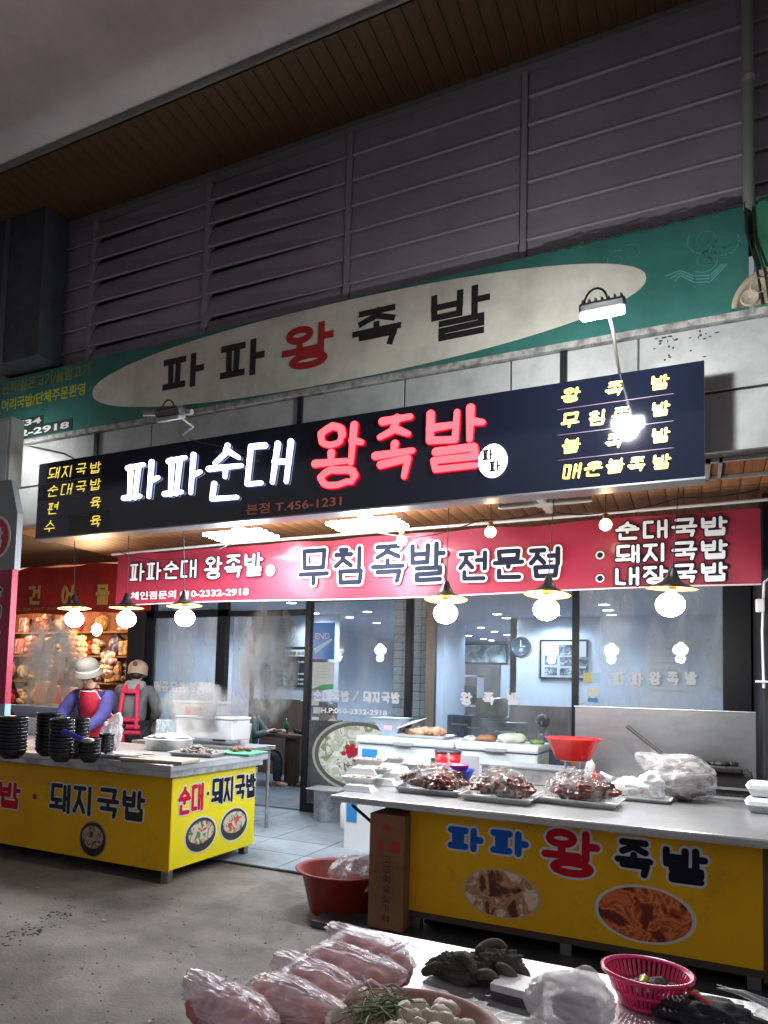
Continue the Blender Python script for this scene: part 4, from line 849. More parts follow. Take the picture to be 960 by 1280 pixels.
MB().add(vs, fs, True).build('cloth', M('banner_scarlet', (.50, .03, .02), .5, var=.5, vscale=3), t)
gold = M('letter_gold', (.62, .36, .09), .5)
for i, (c, x) in enumerate((('완', -31), ('도', -3), ('건', 47), ('어', 88), ('물', 131))):
    a = PY(x-12 if i > 1 else x-10, 756, yr-.03); g = MB(); glyph(g, c, a, AX, AZ, NY, .24, .27, .024, .002, sq=True); g.build('letter', gold, t)
latin('062-226-1717  010-3626', PY(16, 764, yr-.03), .04, AX, AZ, NY, gold, 'phone_line', t, 1.1, off=.01)
p = PY(121, 787, 7.8); t = thing('bare_bulb', 'warm orange bare bulb hanging in the neighbouring shop behind the pendant lamps', 'light bulb', tuple(p))
MB().ball(tuple(p), (.07, .07, .09), 3).build('bulb', bulb_w, t); MB().lathe([(.025, .08), (.025, .13), (.01, .14)], tuple(p), 14).build('socket', brass, t); MB().tube([(p.x, p.y, p.z+.13), (p.x, p.y, 3.0)], .004, 6).build('cord', cable, t)
lamp('neighbour_bulb', (p.x, p.y-.15, p.z), 115, (1, .62, .32), .06); lamp('neighbour_bulb', (-9.6, 7.9, 2.5), 90, (1, .62, .34), .06)
# ------------------------------------------------------------------ left stall
yel_p = M('panel_yellow', (.88, .48, .003), .42, bump=.12, bscale=3, var=.6, vscale=1.6, col2=(.74, .38, .004), spec=.3)
yel_s = M('panel_lemon', (.84, .74, .006), .4, bump=.10, bscale=3, spec=.35)
blue_p = M('print_blue', (.01, .12, .55), .6, spec=.2); redp = M('print_red', (.58, .006, .02), .6, spec=.2)
SX, SY = -3.29, 4.22
dirty(yel_p, (.36, .20, .02), 2.6, False, .45)
ls = thing('food_stall', 'left stall counter with yellow panels, steel top and Korean soup lettering', 'stall', (-4.6, 4.8, 0))
MB().bbox((-7.2, SY+.012, .10), (SX-.012, 5.35, .76), .006).build('cabinet', M('stall_body', (.06, .05, .03), .6), ls)
MB().box((-7.2, SY, .09), (SX, SY+.011, .752)).build('front_panel', yel_p, ls)
MB().box((SX-.011, SY+.011, .10), (SX, 5.34, .757)).build('side_panel', yel_s, ls)
MB().bbox((-7.3, 4.12, .80), (SX+.06, 5.44, .85), .01).build('counter_top', steel_t, ls)
MB().bbox((-7.3, 4.16, .755), (SX+.03, 5.40, .80), .004).build('apron', steel, ls)
for x, y in ((SX-.06, SY+.06), (SX-.06, 5.28), (-5.6, SY+.06), (-5.6, 5.28)): MB().bbox((x-.03, y-.03, 0), (x+.03, y+.03, .11), .004).build('leg', M('leg_steel', (.3, .3, .3), .4, 1), ls)
def oval(par, c, U, V, N, rx, rz, fill, rimm, bowl=None):
    m = MB(); m.ext(arc(0, 0, rx, rz, 40)[:-1], c+N*.0005, U, V, N, .001); o_ = m.build('picture_rim', rimm, par)
    m = MB(); m.ext(arc(0, 0, rx*.92, rz*.92, 40)[:-1], c+N*.002, U, V, N, .001); m.build('picture', bowl or fill, par)
    if bowl:
        m = MB(); m.ext(arc(0, .12*rz, rx*.78, rz*.62, 40)[:-1], c+N*.0035, U, V, N, .001); m.build('picture_soup', fill, par)
soup = speckle('soup_print', [(.10, .04, .02), (.38, .30, .20), (.52, .46, .33), (.30, .12, .05)], 16, .35); soup2 = speckle('soup_print_bright', [(.08, .18, .03), (.62, .58, .44), (.66, .62, .50), (.5, .06, .03)], 16, .35)
bowlb = M('bowl_print', (.02, .018, .018), .3)
def srun(txt, pa, pb, hpx, r, mat, out, name='lettering', outm=whp):
    a, b = PY(*pa, SY-.001), PY(*pb, SY-.001); t_ = PY(pa[0], pa[1]-hpx, SY)
    line_of(txt, a, b, t_.z-a.z, AX, AZ, NY, r, mat, name, ls, out, outm, depth=.001)
srun('순대국밥', (-90, 1005), (27, 1011), 31, .018, redp, .010); srun('·', (34, 1008), (52, 1009), 26, .010, redp, .006); srun('돼지국밥', (60, 1014), (183, 1028), 36, .0165, blk, .011)
p = PY(116, 1049, SY); oval(ls, Vector((p.x, SY, p.z)), AX, AZ, NY, .135, .135, soup, M('rim_tan', (.35, .28, .12), .5), bowlb)
def zrun(txt, pa, pb, hpx, r, mat, out):
    a, b = PX(*pa, SX), PX(*pb, SX); t_ = PX(pa[0], pa[1]-hpx, SX); b.z = a.z+(b.z-a.z)*.6
    line_of(txt, a, b, t_.z-a.z, VY, AZ, NX, r, mat, 'side_lettering', ls, out, whp, depth=.001, gap=.06)
zrun('순대', (221, 1021), (254, 1010), 36, .0155, redp, .010); zrun('·', (255, 1008), (263, 1005), 30, .012, bk2, .006); zrun('돼지국밥', (263, 1007), (319, 996), 33, .0150, bk2, .010)
for x, y in ((251, 1043), (292.5, 1030)):
    p = PX(x, y, SX); oval(ls, Vector((SX, p.y, p.z)), VY, AZ, NX, .205, .135, soup2, wl, bowlb)

# ------------------------------------------------------------------ right stall
RY = 4.10
rs = thing('food_stall', 'right stall counter with yellow front panel, food photographs and long steel top', 'stall', (-.6, 4.6, 0))
xl, xr_ = PY(511, 1075, RY).x, PY(954, 1130, RY).x
MB().box((xl, RY, .155), (xr_, RY+.012, .725)).build('front_panel', yel_p, rs)
MB().bbox((xl+.01, RY+.013, .16), (.9, 5.2, .73), .005).build('cabinet', MC['stall_body'], rs)
MB().bbox((-1.93, 3.98, .742), (1.0, 5.36, .782), .01).build('counter_top', steel_t, rs)
MB().bbox((xl-.03, 4.05, .726), (1.0, 4.10, .742), .003).build('apron', steel, rs)
MB().box((xr_+.001, RY-.004, .10), (xr_+.12, RY+.012, .73)).build('side_board', M('brown_board', (.16, .07, .03), .6, var=.6), rs)
MB().box((xl-.03, RY-.005, .12), (xr_, RY+.012, .153)).build('bottom_rail', M('rail_brown', (.07, .045, .03), .6), rs)
for x in (xl+.03, -.6, .26): MB().bbox((x-.03, RY+.05, 0), (x+.03, RY+.11, .16), .004).build('leg', MC['leg_steel'], rs)
MB().box((xl, RY+.3, 0), (.9, RY+.32, .16)).build('kick_board', dark_m, rs)
MB().tube([PY(440, 1006, 4.02), PY(508, 1066, 4.10)], .010, 6).build('strut', black_fr, rs)
def rglyph(ch, xa, xb, ya, yb_, mat, r):
    cx = (xa+xb)/2; o = PY(cx, yb_-2, RY); t_ = PY(cx, ya+2, RY); a = PY(xa, yb_, RY); b = PY(xb, yb_, RY); o = Vector((a.x, RY-.001, o.z)); w_, h_ = b.x-a.x, t_.z-o.z
    g = MB(); glyph(g, ch, o, AX, AZ, NY, w_, h_, r, .0008, inset=r+.010); k = g
    g1 = MB(); glyph(g1, ch, o, AX, AZ, NY, w_, h_, r+.013, .0008, inset=r+.012); L1 = g1.build('letter_outline', whp, rs)
    g = MB(); glyph(g, ch, o+NY*.003, AX, AZ, NY, w_, h_, r, .001, inset=r+.012); g.build('letter', mat, rs)
rglyph('파', 557, 607, 1029, 1068, blue_p, .018); rglyph('파', 610, 664, 1033, 1074, blue_p, .018); rglyph('왕', 675, 752, 1032, 1101, redp, .0195)
rglyph('족', 765, 820, 1044, 1101, bk2, .0165); rglyph('발', 825, 889, 1054, 1110, bk2, .0165)
meatp = speckle('meat_print', [(.10, .03, .012), (.38, .13, .05), (.66, .34, .17), (.45, .18, .08), (.80, .66, .50)], 9, .45); redfood = speckle('red_food_print', [(.16, .015, .004), (.55, .08, .015), (.85, .28, .07), (.42, .05, .012), (.75, .18, .04)], 9, .45)
p = PY(626, 1117, RY); oval(rs, Vector((p.x, RY, p.z)), AX, AZ, NY, .215, .135, meatp, M('rim_cream', (.6, .45, .2), .5))
p = PY(805, 1143, RY); oval(rs, Vector((p.x, RY, p.z)), AX, AZ, NY, .235, .143, redfood, wl)
MB().bbox((-2.02, 3.95, .004), (.6, 4.25, .045), .006).build('plinth_board', M('wet_board', (.10, .10, .10), .45, var=.7), rs)

# carton standing under the overhang
cx0, cx1 = PY(461, 1080, 4.0).x, PY(505, 1080, 4.0).x
t = thing('carton', 'tall brown carton with red print and vertical Korean text beside the yellow panel', 'carton', ((cx0+cx1)/2, 4.1, .045))
cb = M('cardboard', (.30, .145, .065), .7, bump=.15, bscale=60, var=.4)
MB().bbox((cx0, 4.0, .05), (cx1, 4.35, .70), .006).build('box', cb, t)
cr_ = M('carton_red', (.40, .05, .02), .6)
MB().ext([(.0, .0), (.055, 0), (.05, .02), (.03, .032), (.01, .025)], Vector(((cx0+cx1)/2-.03, 3.999, .61)), AX, AZ, NY, .001).build('print', cr_, t)
MB().box((cx0+.05, 3.9985, .49), (cx0+.09, 3.9995, .55)).build('print', cr_, t); MB().box((cx0+.12, 3.9985, .49), (cx1-.03, 3.9995, .55)).build('print', cr_, t)
cbk = M('carton_ink', (.08, .04, .025), .6)
for i, c in enumerate('고급위생젓가락'):
    g = MB(); glyph(g, c, Vector(((cx0+cx1)/2-.02, 3.9995, .425-i*.055)), AX, AZ, NY, .05, .04, .0028, .001); g.build('printed_letter', cbk, t)

# ------------------------------------------------------------------ helper shapes for the wares
def lumps(par, name, mat, c, n, spread, size, z0, seed=0, sub=3, sq=.7, amp=.3):
    r_ = random.Random(seed)
    for k in range(n):
        a = k*2.4+seed; q = math.sqrt((k+.5)/n)
        MB().ball((c[0]+spread[0]*q*math.cos(a), c[1]+spread[1]*q*math.sin(a), z0+size*.5+ (1-q)*size*.5), (size*r_.uniform(.8, 1.25), size*r_.uniform(.7, 1.1), size*sq*r_.uniform(.8, 1.2)), sub, amp, 1.8, seed*3+k).build(name, mat, par)
def bag_shell(c, r, seed=0, sub=4, amp=.16, ridge=.16, flat=None, tip=None, freq=2.2, st=(1, 1, 1)):
    ridge *= .5
    rx, ry, rz = r; bm = bmesh.new(); bmesh.ops.create_icosphere(bm, subdivisions=sub, radius=1); vs = []
    for v in bm.verts:
        p = v.co.copy(); q = Vector((p.x*st[0], p.y*st[1], p.z*st[2]))*freq+Vector((seed*1.3, -seed, seed*.7))
        k = 1+amp*noise.noise(q)
        rd = 1-abs(noise.noise(q*1.7+Vector((5, 1, 2))))*3.2; rd2 = 1-abs(noise.noise(q*3.1))*3.2
        k += ridge*max(0, rd)**2+ridge*.5*max(0, rd2)**2
        p = Vector((p.x*rx*k, p.y*ry*k, p.z*rz*k))
        if tip:
            d = max(0, p.normalized().dot(Vector(tip).normalized()))**14; p += Vector(tip)*d
        if flat is not None and p.z < flat: p.z = flat+(p.z-flat)*.05
        vs.append((c[0]+p.x, c[1]+p.y, c[2]+p.z))
    bm.verts.index_update(); m = MB(); m.add(vs, [[v.index for v in f.verts] for f in bm.faces], True); bm.free(); return m
def tray(par, name, c, w_, d_, h_, mat, rz=0, rim=.012):
    m = MB(); m.mt = Matrix.Translation(c) @ Matrix.Rotation(rz, 4, 'Z'); w2, d2 = w_/2, d_/2; s_ = h_*.5
    o = [(-w2, -d2), (w2, -d2), (w2, d2), (-w2, d2)]; i_ = [(x*(1-s_/abs(x)), y*(1-s_/abs(y))) for x, y in o]; q = [(x*(1+rim/abs(x)), y*(1+rim/abs(y))) for x, y in o]
    vs = [(x, y, h_) for x, y in o]+[(x, y, .003) for x, y in i_]+[(x, y, h_+.001) for x, y in q]+[(x, y, h_-.006) for x, y in q]+[(x*.995, y*.995, h_-.006) for x, y in o]+[(x, y, 0) for x, y in i_]
    fs = []
    for a in range(4):
        b = (a+1) % 4
        for s0, s1 in ((4, 0), (0, 8), (8, 12), (12, 16), (16, 20)): fs.append((s0+a, s0+b, s1+b, s1+a))
    fs += [(4, 5, 6, 7), (23, 22, 21, 20)]
    return m.add(vs, fs).build(name, mat, par)
CT = .784
pork = M('glazed_pork', (.20, .040, .016), .22, bump=.12, bscale=10, var=.9, vscale=6, col2=(.05, .011, .006), coat=.9)
pork2 = M('pork_light', (.30, .10, .045), .2, var=.8, vscale=14, bump=.4, coat=.7)
clear = film('clear_wrap', (.9, .88, .88), .05, .06, 7, .4)
milky = film('milky_bag', (.88, .88, .90), .45, .2, 8, .5)
# three steel trays of glazed pork under plastic
for i, (x, y, lab, rz) in enumerate(((541, 990, 'steel tray of glazed dark pork under plastic wrap, left of three', .04), (626, 1000, 'steel tray of glazed pork under plastic wrap, middle of three', -.03), (723, 1004, 'steel tray of glazed pork under plastic wrap, right of three', -.05))):
    c = PZ(x, y, CT); W_ = .40 if i < 2 else .46
    t = thing('pork_tray', lab, 'food tray', (c.x, c.y, CT), group='trays of glazed pork on the right counter')
    tray(t, 'tray', (c.x, c.y, CT), W_, .30, .035, alu, rz)
    lumps(t, 'pork_piece', pork, c, 8, (W_*.31, .085), .088, CT+.028, seed=i+1, amp=.55, sub=4, sq=.55)
    lumps(t, 'pork_piece', pork2, c, 2, (W_*.30, .08), .04, CT+.06, seed=i+5, amp=.5)
    bag_shell((c.x, c.y, CT+.05), (W_*.43, .145, .15 if i else .135), seed=i*3+2, amp=.12, ridge=.10, flat=-.015, freq=1.5).build('plastic_wrap', clear, t)

# foam tray stacks
ft = None; food_w = speckle('pale_food', [(.25, .12, .08), (.6, .5, .42), (.45, .3, .22), (.7, .65, .58)], 40, .4)
def foam_tray(x, y, z, rz, up, lab):
    global ft
    c = PZ(x, y, CT)
    t = thing('foam_tray', lab, 'foam tray', (0, 0, 0), group='white foam trays at the left end of the right counter')
    w_, d_, h_ = .20, .14, .035; s_ = 1 if up else -1
    b0 = (.075, .05); b1 = (w_/2, d_/2)
    lo, hi = (b0, b1) if up else (b1, b0)
    m = MB(); vs = []
    for (a, b), zz in ((lo, 0), (hi, h_)): vs += [(-a, -b, zz), (a, -b, zz), (a, b, zz), (-a, b, zz)]
    m.add(vs, [(0, 1, 5, 4), (1, 2, 6, 5), (2, 3, 7, 6), (3, 0, 4, 7), (0, 3, 2, 1)] + ([] if up else [(4, 5, 6, 7)]))
    zr = h_ if up else 0
    m.box((-w_/2-.006, -d_/2-.006, zr-.003), (w_/2+.006, -d_/2+.004, zr+.003)).box((-w_/2-.006, d_/2-.004, zr-.003), (w_/2+.006, d_/2+.006, zr+.003)).box((-w_/2-.006, -d_/2+.004, zr-.003), (-w_/2+.004, d_/2-.004, zr+.003)).box((w_/2-.004, -d_/2+.004, zr-.003), (w_/2+.006, d_/2-.004, zr+.003))
    m.build('shell', foam_m, t, local=True)
    if up:
        f_ = MB().box((-.085, -.058, .018), (.085, .058, .024)).build('food', food_w, t, local=True)
        for k in range(5): MB().ball((-.06+.03*k, .015*math.sin(k*2), .03), (.024, .03, .016), 2, .3, 2, k).build('food_piece', food_w, t, local=True)
    t.location = (c.x, c.y, CT+z); t.rotation_euler = (0, 0, rz); return t
for x, y, z, rz, u, lab in ((449, 988, .0, .1, 0, 'upturned white foam tray at the front left corner of the counter'), (449, 985, .037, .1, 1, 'foam tray of sliced meat on the front left upturned tray'), (477, 980, .0, .2, 0, 'upturned white foam tray, second from the counter end'),
        (470, 980, .074, .0, 1, 'foam tray of meat leaning on top of the foam stacks'), (495, 972, .0, .2, 0, 'upturned foam tray, rear right of the foam stacks'), (494, 970, .037, .2, 0, 'second layer foam tray, rear right of the foam stacks'),
        (462, 972, .037, .3, 1, 'open foam tray with pale food, rear left of the foam stacks'), (488, 973, .115, .35, 1, 'topmost foam tray tilted behind the left pork tray'), (472, 968, .074, .25, 0, 'third layer upturned foam tray in the middle of the foam stacks'), (455, 980, .074, .12, 0, 'third layer upturned foam tray over the front stack'), (462, 975, .111, .2, 1, 'fourth layer foam tray holding pale slices')): foam_tray(x, y, z, rz, u, lab)

# red container with dark lid, pink lid in a blue bowl, steel box, flat dish
c = PZ(554, 966, CT); t = thing('red_container', 'red plastic tub with a dark lid behind the left pork tray', 'container', (c.x, c.y+.1, CT)); q = (c.x, c.y+.12, CT)
MB().lathe([(0, 0), (.095, 0), (.105, .15), (.10, .15)], q, 28).build('body', red_pl, t); MB().lathe([(.108, .15), (.11, .165), (.09, .178), (0, .18)], q, 28).build('lid', M('lid_dark', (.06, .05, .07), .3), t)
c = PZ(566, 975, CT); q = (c.x, c.y+.02, CT); t = thing('blue_bowl', 'blue plastic bowl holding a pink basin behind the pork trays', 'bowl', q)
MB().lathe([(0, 0), (.11, 0), (.15, .075), (.155, .078), (.145, .075), (.105, .008)], q, 32).build('body', M('blue_plastic', (.03, .05, .50), .3), t)
q = (c.x-.005, c.y+.02, CT+.05); t = thing('pink_basin', 'pink plastic basin with a white ladle in the blue bowl', 'basin', q)
MB().lathe([(0, 0), (.09, 0), (.115, .06), (.12, .062), (.11, .058), (.088, .008)], q, 32).build('body', M('pink_plastic', (.75, .10, .18), .3), t)
MB().tube([(q[0]-.03, q[1], q[2]+.03), (q[0]-.035, q[1]-.01, q[2]+.14)], .009, 8).build('ladle_handle', white_p, t)
a, b = PZ(602, 978, CT), PZ(697, 990, CT); t = thing('steel_box', 'stainless food warmer box with a flat top behind the middle pork tray', 'box', ((a.x+b.x)/2, a.y+.1, CT))
MB().bbox((a.x-.03, a.y+.10, CT), (b.x+.02, a.y+.42, CT+.11), .012).build('body', steel, t); MB().bbox((a.x-.04, a.y+.09, CT+.11), (b.x+.03, a.y+.43, CT+.122), .004).build('lid', steel_t, t)
MB().bbox((b.x-.05, a.y+.085, CT+.02), (b.x+.0, a.y+.10, CT+.08), .004).build('switch_plate', white_p, t)
c = PZ(519, 962, CT); t = thing('steel_dish', 'round steel dish with white food beside the foam stacks', 'dish', (c.x, c.y, CT))
MB().lathe([(0, 0), (.09, 0), (.12, .05), (.125, .05), (.115, .048), (.085, .006)], (c.x, c.y, CT), 28).build('dish', alu, t); lumps(t, 'food', food_w, c, 6, (.06, .05), .03, CT+.015, 3)
# scale with red bowl, sauce bottles
c = PZ(712, 985, CT); X_, Y_ = c.x, c.y+.15
t = thing('kitchen_scale', 'green kitchen scale with a white dial on the right counter', 'scale', (X_, Y_, CT))
MB().add([(X_-.085, Y_-.07, CT), (X_+.085, Y_-.07, CT), (X_+.085, Y_+.07, CT), (X_-.085, Y_+.07, CT), (X_-.07, Y_-.05, CT+.11), (X_+.07, Y_-.05, CT+.11), (X_+.07, Y_+.05, CT+.11), (X_-.07, Y_+.05, CT+.11)], [(0, 1, 5, 4), (1, 2, 6, 5), (2, 3, 7, 6), (3, 0, 4, 7), (4, 5, 6, 7)]).build('body', M('scale_green', (.01, .13, .09), .3), t)
m = MB(); m.mt = Matrix.Translation((X_+.088, Y_-.02, CT+.07)) @ Matrix.Rotation(R(90), 4, 'Y') ; m.lathe([(0, .012), (.07, .012), (.075, 0)], n=28).build('dial', white_p, t)
for d in (-.05, .05): MB().tube([(X_+d, Y_, CT+.11), (X_+d, Y_, CT+.175)], .007, 8).build('post', steel, t)
MB().bbox((X_-.08, Y_-.06, CT+.172), (X_+.08, Y_+.06, CT+.18), .003).build('platform', steel, t)
q = (X_, Y_, CT+.182); tb = thing('red_bowl', 'bright red plastic bowl on top of the kitchen scale', 'bowl', q)
MB().lathe([(0, 0), (.115, 0), (.18, .145), (.192, .15), (.19, .156), (.174, .146), (.11, .01), (0, .008)], q, 36).build('bowl', M('red_translucent', (.75, .03, .03), .25, sss=.3), tb)
def bottle(name, lab, x, y, col, h_, r_):
    c = PZ(x, y, CT); q = (c.x, c.y, CT); t = thing(name, lab, 'bottle', q)
    MB().lathe([(0, 0), (r_, 0), (r_, h_*.62), (r_*.8, h_*.72), (r_*.45, h_*.76)], q, 20).build('body', col, t)
    MB().lathe([(r_*.5, h_*.74), (r_*.5, h_*.80), (r_*.22, h_*.83), (r_*.12, h_), (0, h_)], q, 16).build('nozzle', col, t)
bottle('sauce_bottle', 'white squeeze bottle beside the red bowl', 738, 976, M('bottle_white', (.7, .7, .68), .3), .19, .035); bottle('sauce_bottle', 'red squeeze bottle in front of the white one', 744, 984, red_pl, .13, .03); bottle('sauce_bottle', 'orange squeeze bottle behind the scale', 719, 962, M('bottle_orange', (.7, .12, .03), .3), .16, .035)
c = PZ(758, 976, CT); t = thing('steel_ladle', 'white plastic ladle lying behind the red squeeze bottle', 'ladle', (c.x, c.y, CT))
MB().tube([(c.x-.05, c.y+.1, CT+.05), (c.x+.02, c.y+.03, CT+.02), (c.x+.05, c.y, CT+.015)], .02, 10, rr=[.012, .02, .024]).build('body', M('ladle_pale', (.6, .65, .7), .3), t)
# tray with bagged food and the large silvery bag
c = PZ(800, 1000, CT); t = thing('bagged_food', 'white foam tray of bagged food left of the big grey bag', 'food tray', (c.x, c.y, CT))
tray(t, 'tray', (c.x, c.y, CT), .34, .2, .025, foam_m, -.05); lumps(t, 'food', M('pale_meat', (.42, .32, .27), .5, var=.8, vscale=20), c, 6, (.10, .06), .04, CT+.03, 4)
bag_shell((c.x-.03, c.y+.02, CT+.05), (.15, .10, .08), seed=21, amp=.2, ridge=.2, flat=-.02).build('plastic_bag', milky, t); bag_shell((c.x+.06, c.y+.02, CT+.10), (.07, .06, .07), seed=31, amp=.3, ridge=.2).build('paper_wad', white_p, t)
c = PZ(852, 1003, CT); t = thing('plastic_bag', 'large crumpled silvery plastic bag on the right counter', 'plastic bag', (c.x, c.y+.1, CT))
big = film('silver_bag', (.80, .78, .80), .26, .2, 4, .5, (1, 1, 2.2))
bag_shell((c.x, c.y+.12, CT+.135), (.185, .15, .15), seed=9, sub=5, amp=.14, ridge=.14, flat=-.125, tip=(-.10, 0, .05), freq=1.5).build('bag', big, t)
MB().ball((c.x, c.y+.12, CT+.12), (.155, .125, .115), 4, .3, 2.5, 5).build('contents', M('bag_contents', (.16, .13, .11), .5, var=.9, vscale=18, col2=(.4, .38, .35)), t)
# cleaver-like scoop handle behind the bag
a, b = PZ(850, 960, CT+.12), PY(784, 908, PZ(850, 960, CT+.12).y+.15); t = thing('long_knife', 'long dark-handled cleaver leaning up behind the silvery bag', 'knife', tuple(a))
MB().tube([a, a.lerp(b, .5), b], .015, 8, rr=[.010, .014, .016]).build('handle', M('handle_dark', (.05, .05, .045), .5), t)
MB().add([tuple(a), tuple(a.lerp(b, .55)), tuple(a.lerp(b, .5)+Vector((0, 0, -.09))), tuple(a+Vector((.0, 0, -.12)))] + [tuple(v+Vector((0, .004, 0))) for v in (a, a.lerp(b, .55), a.lerp(b, .5)+Vector((0, 0, -.09)), a+Vector((.0, 0, -.12)))], [(0, 1, 2, 3), (7, 6, 5, 4), (0, 4, 5, 1), (1, 5, 6, 2), (2, 6, 7, 3), (3, 7, 4, 0)]).build('blade', steel, t)
# white foam boxes at the right edge
for i, (x, y, z, lab) in enumerate(((965, 1018, 0, 'white foam lunch box at the right edge, bottom of the stack'), (966, 1016, .085, 'white foam lunch box at the right edge, top of the stack'))):
    c = PZ(x, y, CT); t = thing('lunch_box', lab, 'foam box', (c.x, c.y+.1, CT+z)); q = c+Vector((0, .1, z))
    m = MB(); w_ = .12; d_ = .11
    def fr(z0, a0, z1, a1): m.add([(q.x-w_*a0, q.y-d_*a0, CT+z+z0), (q.x+w_*a0, q.y-d_*a0, CT+z+z0), (q.x+w_*a0, q.y+d_*a0, CT+z+z0), (q.x-w_*a0, q.y+d_*a0, CT+z+z0), (q.x-w_*a1, q.y-d_*a1, CT+z+z1), (q.x+w_*a1, q.y-d_*a1, CT+z+z1), (q.x+w_*a1, q.y+d_*a1, CT+z+z1), (q.x-w_*a1, q.y+d_*a1, CT+z+z1)], [(0, 1, 5, 4), (1, 2, 6, 5), (2, 3, 7, 6), (3, 0, 4, 7), (4, 5, 6, 7), (0, 3, 2, 1)])
    fr(0, .86, .038, 1); m.build('base', foam_m, t); m = MB(); fr(.038, 1.03, .044, 1.03); m.build('rim', foam_m, t); m = MB(); fr(.044, 1, .062, .93); fr(.062, .93, .078, .78); m.build('lid', foam_m, t)
    for k in range(9): MB().tube([(q.x-.05+k*.013, q.y-d_*.86, CT+z+.064), (q.x-.05+k*.013, q.y-d_*.80, CT+z+.076)], .003, 5).build('lid_rib', foam_m, t)

# second steel table behind, griddle, splash board, pitcher and paper bin
t = thing('steel_range', 'stainless range table against the splash board behind the right counter', 'table', (0, 6.0, 0))
MB().bbox((-.62, 5.62, .70), (.62, 6.46, .775), .008).build('top', steel_t, t); MB().bbox((-.58, 5.66, .04), (.6, 6.44, .70), .008).build('cabinet', steel, t)
t = thing('splash_board', 'tall brushed stainless splash board in front of the right window', 'panel', (-.2, 6.5, 0))
a, b = PY(719, 882, 6.5), PY(945, 895, 6.5); MB().bbox((a.x, 6.5, .6), (b.x, 6.515, a.z), .003).build('sheet', M('brushed_steel', (.50, .51, .53), .30, 1, bump=.25, bscale=3, var=.9, vscale=1.6, col2=(.36, .37, .39), stretch=(1, 1, 2)), t)
MB().bbox((a.x-.01, 6.495, a.z-.012), (b.x, 6.52, a.z), .003).build('folded_edge', steel, t)
a, b = PZ(868, 985, .80), PZ(932, 990, .80); t = thing('griddle', 'black cast griddle box on the steel range', 'griddle', ((a.x+b.x)/2, 5.8, .776))
MB().bbox((-.14, 5.70, .776), (.36, 6.2, .93), .015).build('body', M('cast_black', (.025, .023, .022), .45, bump=.3, var=.5), t); MB().bbox((-.16, 5.68, .93), (.30, 6.22, .965), .01).build('plate', M('burnt_steel', (.05, .045, .04), .35, .6, bump=.3), t)
MB().box((-.13, 5.685, .82), (.35, 5.70, .835)).build('rail', steel, t)
for k in range(6): MB().ball((-.06+.06*k, 5.9+.04*math.sin(k*3), .975), (.05, .06, .02), 2, .35, 2, k).build('charred_scrap', MC['cast_black'], t)
c = PZ(928, 985, CT); q = (c.x, c.y, CT); t = thing('pitcher', 'red plastic pitcher beside the white foam boxes', 'pitcher', q)
MB().lathe([(0, 0), (.05, 0), (.06, .12), (.065, .125), (.055, .12)], q, 24).build('body', M('pitcher_red', (.65, .05, .07), .3), t); MB().tube([(q[0]-.055, q[1], q[2]+.11), (q[0]-.10, q[1], q[2]+.10), (q[0]-.09, q[1], q[2]+.03), (q[0]-.052, q[1], q[2]+.02)], .009, 8).build('handle', MC['pitcher_red'], t)
c = PZ(955, 960, CT+.02); q = (c.x, c.y, CT); t = thing('paper_bin', 'blue-printed bin of folded papers at the right edge', 'bin', q)
MB().bbox((q[0]-.07, q[1]-.07, CT), (q[0]+.1, q[1]+.1, CT+.22), .01).build('bin', speckle('blue_print', [(.02, .08, .35), (.7, .75, .8), (.1, .3, .6), (.8, .8, .8)], 8, .4), t)
for k in range(5): MB().bbox((q[0]-.05+.025*k, q[1]-.05, CT+.12), (q[0]-.035+.025*k, q[1]+.05, CT+.25+.03*math.sin(k*2)), .002).build('paper', [white_p, M('paper_grey', (.45, .47, .5), .6)][k % 2], t)
MB().tube([(q[0]-.04, q[1]-.02, CT+.2), (q[0]-.055, q[1]-.02, CT+.40)], .006, 6).build('stick', white_p, t)

# ------------------------------------------------------------------ chest freezers and what stands on them
frz = M('freezer_white', (.66, .72, .78), .3, bump=.03, coat=.2)
FY = 6.30; xa, xb, xc = PY(446, 960, FY).x, PY(566, 960, FY).x, PY(672, 960, FY).x; zt = PY(500, 925, FY).z
for i, (a, b, lab) in enumerate(((xa, xb, 'white chest freezer behind the foam trays, left one of the pair'), (xb+.03, xc, 'white chest freezer behind the steel box, right one of the pair'))):
    t = thing('chest_freezer', lab, 'freezer', ((a+b)/2, FY, 0), group='chest freezers in front of the shop window')
    MB().bbox((a, FY, .06), (b, FY+.56, zt-.05), .02).build('body', frz, t); MB().bbox((a-.01, FY-.02, zt-.048), (b+.01, FY+.58, zt+.02), .02).build('lid', frz, t)
    MB().bbox(((a+b)/2-.09, FY-.035, zt-.05), ((a+b)/2+.09, FY-.018, zt-.015), .006).build('handle', M('freezer_grey', (.35, .38, .4), .4), t)
    MB().box((b-.2, FY-.003, zt-.24), (b-.06, FY, zt-.14)).build('label_plate', [M('plate_brown', (.08, .06, .05), .4), M('plate_pale', (.5, .5, .48), .4)][i], t)
    MB().box((a+.05, FY-.003, zt-.26), (a+.20, FY, zt-.10)).build('sticker', [M('sticker_blue', (.04, .25, .6), .4), M('sticker_grey', (.4, .42, .45), .4)][i], t)
    for x in (a+.06, b-.06): MB().tube([(x-.02, FY+.06, .03), (x+.02, FY+.06, .03)], .03, 12).build('caster', cable, t)
    MB().box((b+.001, FY+.05, .2), (b+.004, FY+.5, zt-.1)).build('side_stickers', speckle('sticker_mix', [(.6, .65, .68), (.5, .6, .35), (.65, .68, .7), (.4, .5, .6)], 9, .4, kind='vor'), t)
